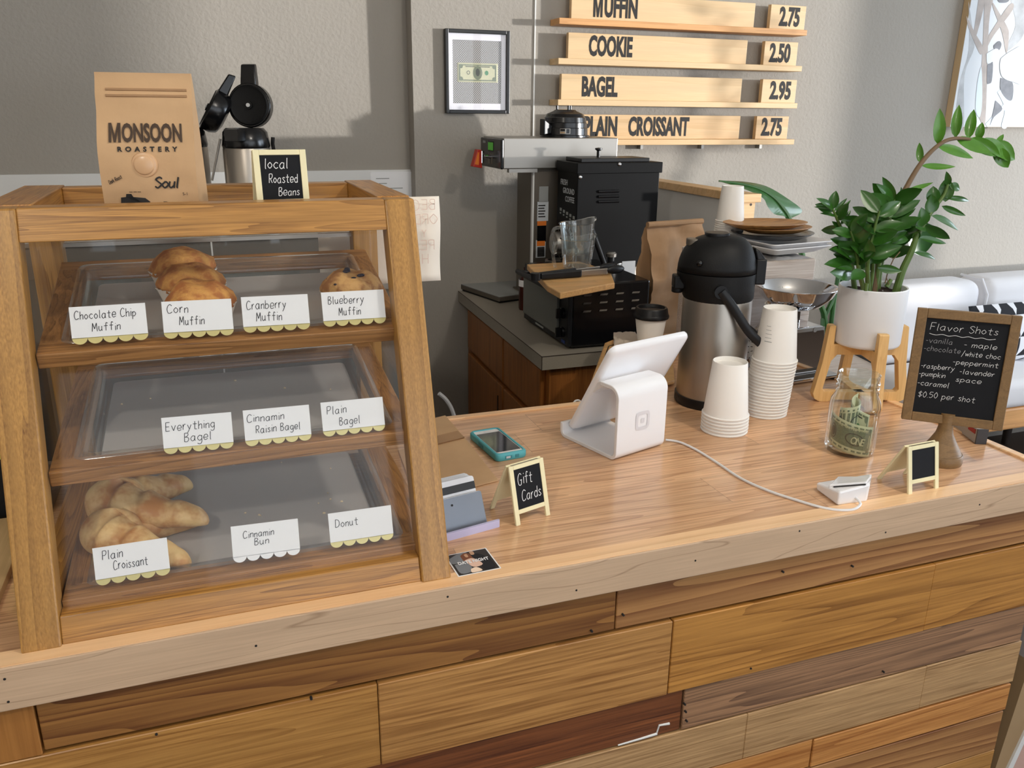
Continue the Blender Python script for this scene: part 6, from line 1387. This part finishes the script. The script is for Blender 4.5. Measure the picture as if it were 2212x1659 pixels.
b = M(); b.lathe([(0, 0), (.037, 0), (.038, .004), (.038, .016), (.036, .019), (.0345, .019), (.031, .026), (.022, .042), (.015, .056), (.0125, .068), (.0125, .095), (0, .095)], (neck.x, neck.y, CT), 48); b.done('pedestal', 'sign_wood', t)
iw, ih = Wd-2*fw, Hb-2*fw
lines = [('Flavor Shots', .06, .88, .88, .0125, 'chalk'), ('-vanilla', .03, .36, .745, .0092, 'chalk_faint'), ('- maple', .5, .9, .735, .0092, 'chalk'), ('-chocolate', .02, .47, .66, .0090, 'chalk_faint'), ('/white choc', .49, .96, .64, .009, 'chalk'), ('-peppermint', .4, .95, .55, .0085, 'chalk'),
         ('-raspberry', .02, .43, .475, .0088, 'chalk'), ('-lavender', .5, .92, .455, .0088, 'chalk'), ('-pumpkin', .01, .34, .39, .0090, 'chalk'), ('space', .47, .78, .37, .0085, 'chalk'), ('-caramel', .01, .40, .29, .0092, 'chalk'), ('$0.50 per shot', .04, .74, .165, .0105, 'chalk')]
for i, (s, x, x2, y, c_, mt) in enumerate(lines):
    script(s, fr @ Matrix.Translation((fw+x*iw, fw+y*ih, -.0034)), c_, .0007, 'chalk_writing', mt, t, track=2.5, slant=.12, seed=i+40, fit=(x2-x)*iw)
B = M(fr @ Matrix.Translation((fw, fw, -.003))); P_ = smoothline([(iw*(.06+.08*i), ih*.835+.0010*(-1)**i) for i in range(11)], 4)
for a_, c_ in zip(P_, P_[1:]): B.face([(a_.x, a_.y-.0004, 0), (c_.x, c_.y-.0004, 0), (c_.x, c_.y+.0004, 0), (a_.x, a_.y+.0004, 0)])
B.done('chalk_writing', 'chalk', t, smooth=0)
# ---- book behind the board
a = PZ(2132, 958, CT); c = PZ(2060, 924, CT); a = V((min(a.x, 1.372), a.y+.004, CT)); u = (c-a).normalized(); fr = basis((a.x, a.y, CT+.0005), -u, V((0, 0, 1)).cross(-u) if False else V((u.y, -u.x, 0)))
t = thing('book', 'grey book with a dark spine lying behind the chalkboard at the counter end', 'book', a+u*.05)
fr = Matrix(((u.x, -u.y, 0, a.x), (u.y, u.x, 0, a.y), (0, 0, 1, CT+.0005), (0, 0, 0, 1)))
M(fr).box(0.002, -.020, 0, .12, .0, .030).done('block', 'book_grey', t, smooth=0, bevel=.001)
M(fr).box(0, -.0205, 0, .003, .0005, .0305).done('spine', 'book_spine', t, smooth=0)
M(fr).box(.008, -.0003, .018, .035, .0008, .027).done('cover_mark', 'book_red', t, smooth=0)
M(fr).box(.008, .0, .018, .035, .0009, .027).done('cover_mark', 'book_red', t, smooth=0)

# ------------------------------------------------------------------ seating area beyond the counter
SX0 = 2.70; sm = PY(2092, 700, 2.86).x
t = thing('sofa', 'white upholstered sofa along the back wall on the right', 'sofa', (3.9, 2.75, 0))
def cushion(x0, x1, y0, y1, z0, z1, name, r=.06, rx=0):
    b = M(); b.box(x0, y0, z0, x1, y1, z1); return b.done(name, 'sofa_white', t, smooth=180, bevel=r, bseg=5)
zt_ = PY(2000, 602, 2.93).z; zt2_ = PY(2170, 588, 2.93).z
cushion(SX0+.02, sm-.004, 2.80, 3.0, .58, zt_, 'back_cushion'); cushion(sm+.004, 4.3, 2.79, 3.0, .42, zt2_, 'back_cushion'); cushion(4.31, 5.2, 2.8, 3.0, .42, zt2_, 'back_cushion')
cushion(SX0, 5.2, 2.97, 3.09, .2, zt_-.05, 'back_frame', .03)
cushion(SX0+.02, 3.95, 2.42, 2.82, .47, .60, 'seat_cushion', .04); cushion(3.96, 5.2, 2.42, 2.82, .47, .60, 'seat_cushion', .04)
M().box(SX0, 2.44, .37, 5.2, 3.06, .47).done('base_frame', 'ledge_orange', t, smooth=0, bevel=.01)
b = M()
b.tube([(sm, 2.795, .45), (sm, 2.79, zt_-.06), (sm, 2.83, zt_+.002), (sm, 2.95, zt_+.005)], .006, seg=8); b.done('piping', 'fabric_white', t)
b = M()
for x in (SX0+.1, 3.9, 5.1):
    for y in (2.5, 3.0): b.cyl((x, y, 0), (x, y, .37), .02, .025, 12)
b.done('leg', 'seam_brown', t)
mm, N, L, P = newmat('triangle_print')
tc = N.new('ShaderNodeTexCoord'); sv = N.new('ShaderNodeVectorMath'); sv.operation = 'SCALE'; sv.inputs['Scale'].default_value = 11; sp_ = N.new('ShaderNodeSeparateXYZ')
L.new(tc.outputs['Object'], sv.inputs[0]); L.new(sv.outputs[0], sp_.inputs[0])
fx = N.new('ShaderNodeMath'); fx.operation = 'FRACT'; fz = N.new('ShaderNodeMath'); fz.operation = 'FRACT'; L.new(sp_.outputs[0], fx.inputs[0]); L.new(sp_.outputs[2], fz.inputs[0])
gt = N.new('ShaderNodeMath'); gt.operation = 'GREATER_THAN'; L.new(fx.outputs[0], gt.inputs[0]); L.new(fz.outputs[0], gt.inputs[1])
mx = N.new('ShaderNodeMix'); mx.data_type = 'RGBA'; mx.inputs[6].default_value = srgb(236, 236, 240); mx.inputs[7].default_value = srgb(28, 28, 34); L.new(gt.outputs[0], mx.inputs[0]); L.new(mx.outputs[2], P.inputs['Base Color']); P.inputs['Roughness'].default_value = .9
pl = PY(2100, 664, 2.70); pr_ = pl.x+.46; ph = pl.z
b = M(); n = 12
def pil(side):
    return lambda u, v, o: (pl.x+(pr_-pl.x)*(u+.03*math.sin(math.pi*v)*(u-.5)*-2), 2.66+.06*v+side*.07*(math.sin(math.pi*u)*math.sin(math.pi*v))**.5, .605+(ph-.605)*v-.02*math.sin(math.pi*u)*math.sin(math.pi*v)*0)
b.grid(pil(-1), 14, 14); b.grid(pil(1), 14, 14)
tag(b.done('throw_pillow', 'triangle_print', None, smooth=180), 'black and white triangle patterned pillow leaning on the white sofa', 'pillow')
# low whitewashed bench seen between the plant stand's legs
p = [PZ(1740, 790, .80), PZ(1830, 757, .80), PZ(1900, 792, .80), PZ(1850, 860, .80)]
t = thing('side_bench', 'low whitewashed bench beyond the counter, seen between the plant stand legs', 'bench', ((p[0].x+p[2].x)/2, (p[0].y+p[2].y)/2, 0))
M().hexa([(q_.x, q_.y, .77) for q_ in p], [(q_.x, q_.y, .80) for q_ in p]).done('top', 'whitewash', t, smooth=0, bevel=.003)
b = M(); b.tube([(p[1].x, p[1].y, .802), (p[2].x, p[2].y, .802)], .006, seg=8); b.done('dark_edge', 'black_plastic', t)
cn = (p[0]+p[1]+p[2]+p[3])/4
b = M()
for q_ in p:
    k_ = q_.lerp(cn, .12); b.cyl((k_.x, k_.y, 0), (k_.x, k_.y, .77), .02, seg=10)
b.done('leg', 'whitewash', t)
# tall broad-leaved plant behind the partition
Y0 = 2.72
t = thing('floor_plant', 'tall plant with one broad drooping leaf behind the stacked plates', 'plant', (PY(1800, 700, Y0).x, Y0, 0))
bp = PY(1800, 700, Y0)
M().lathe([(0, 0), (.13, 0), (.16, .30), (.15, .30), (.14, .27), (0, .27)], (bp.x, Y0, 0)).done('planter', 'sign_wood', t)
mid = [(1703, 470), (1692, 452), (1672, 428), (1640, 408), (1600, 397), (1553, 391)]
upe = [(1712, 470), (1733, 455), (1700, 428), (1655, 402), (1605, 392), (1552, 390)]
lo2 = [(1690, 466), (1672, 462), (1658, 446), (1648, 428), (1612, 410), (1554, 392)]
def q3(l, dy): return [PY(x, y, Y0+dy) for x, y in l]
b = M(); A = q3(mid, 0); U_ = q3(upe, .05); D_ = q3(lo2, -.03)
A, U_, D_ = (smoothline([tuple(p_) for p_ in l], 4) for l in (A, U_, D_))
ra = [b.v(p_) for p_ in A]; ru = [b.v(p_) for p_ in U_]; rd = [b.v(p_) for p_ in D_]
for i in range(len(A)-1): b.bm.faces.new((ra[i], ra[i+1], ru[i+1], ru[i])); b.bm.faces.new((rd[i], rd[i+1], ra[i+1], ra[i]))
b.done('leaf_blade', 'leaf_big', t, smooth=180)
st = q3([(1553, 391), (1600, 397), (1640, 408), (1672, 428), (1692, 452), (1703, 470), (1718, 505), (1732, 548), (1742, 590)], 0)+[V((bp.x-.03, Y0, .8)), V((bp.x-.02, Y0, .28))]
M().tube(smoothline([tuple(p_) for p_ in st], 4), .012, seg=10, radii=[.003+.009*min(1, i/24) for i in range(4*(len(st)-1)+1)]).done('leaf_stalk', 'leaf_big', t)
for (a_, c_) in (((1812, 590), (1800, 660)), ((1822, 600), (1778, 690))):
    p_, q_ = PY(*a_, Y0), PY(*c_, Y0); M().tube([tuple(p_), tuple(q_), (bp.x, Y0, .28)], .010, seg=8).done('leaf_stalk', 'leaf_big', t)
b = M(); leaf(b, PY(1978, 480, Y0), PY(1992, 552, Y0), .13, (-.3, -1, .3), .05, 9); p_ = PY(1978, 480, Y0); b.tube(smoothline([(p_.x, p_.y, p_.z), tuple(PY(1935, 520, Y0)), tuple(PY(1860, 640, Y0)), (bp.x, Y0, .28)]), .008, seg=8); b.done('leaf_blade', 'leaf_big', t, smooth=180)
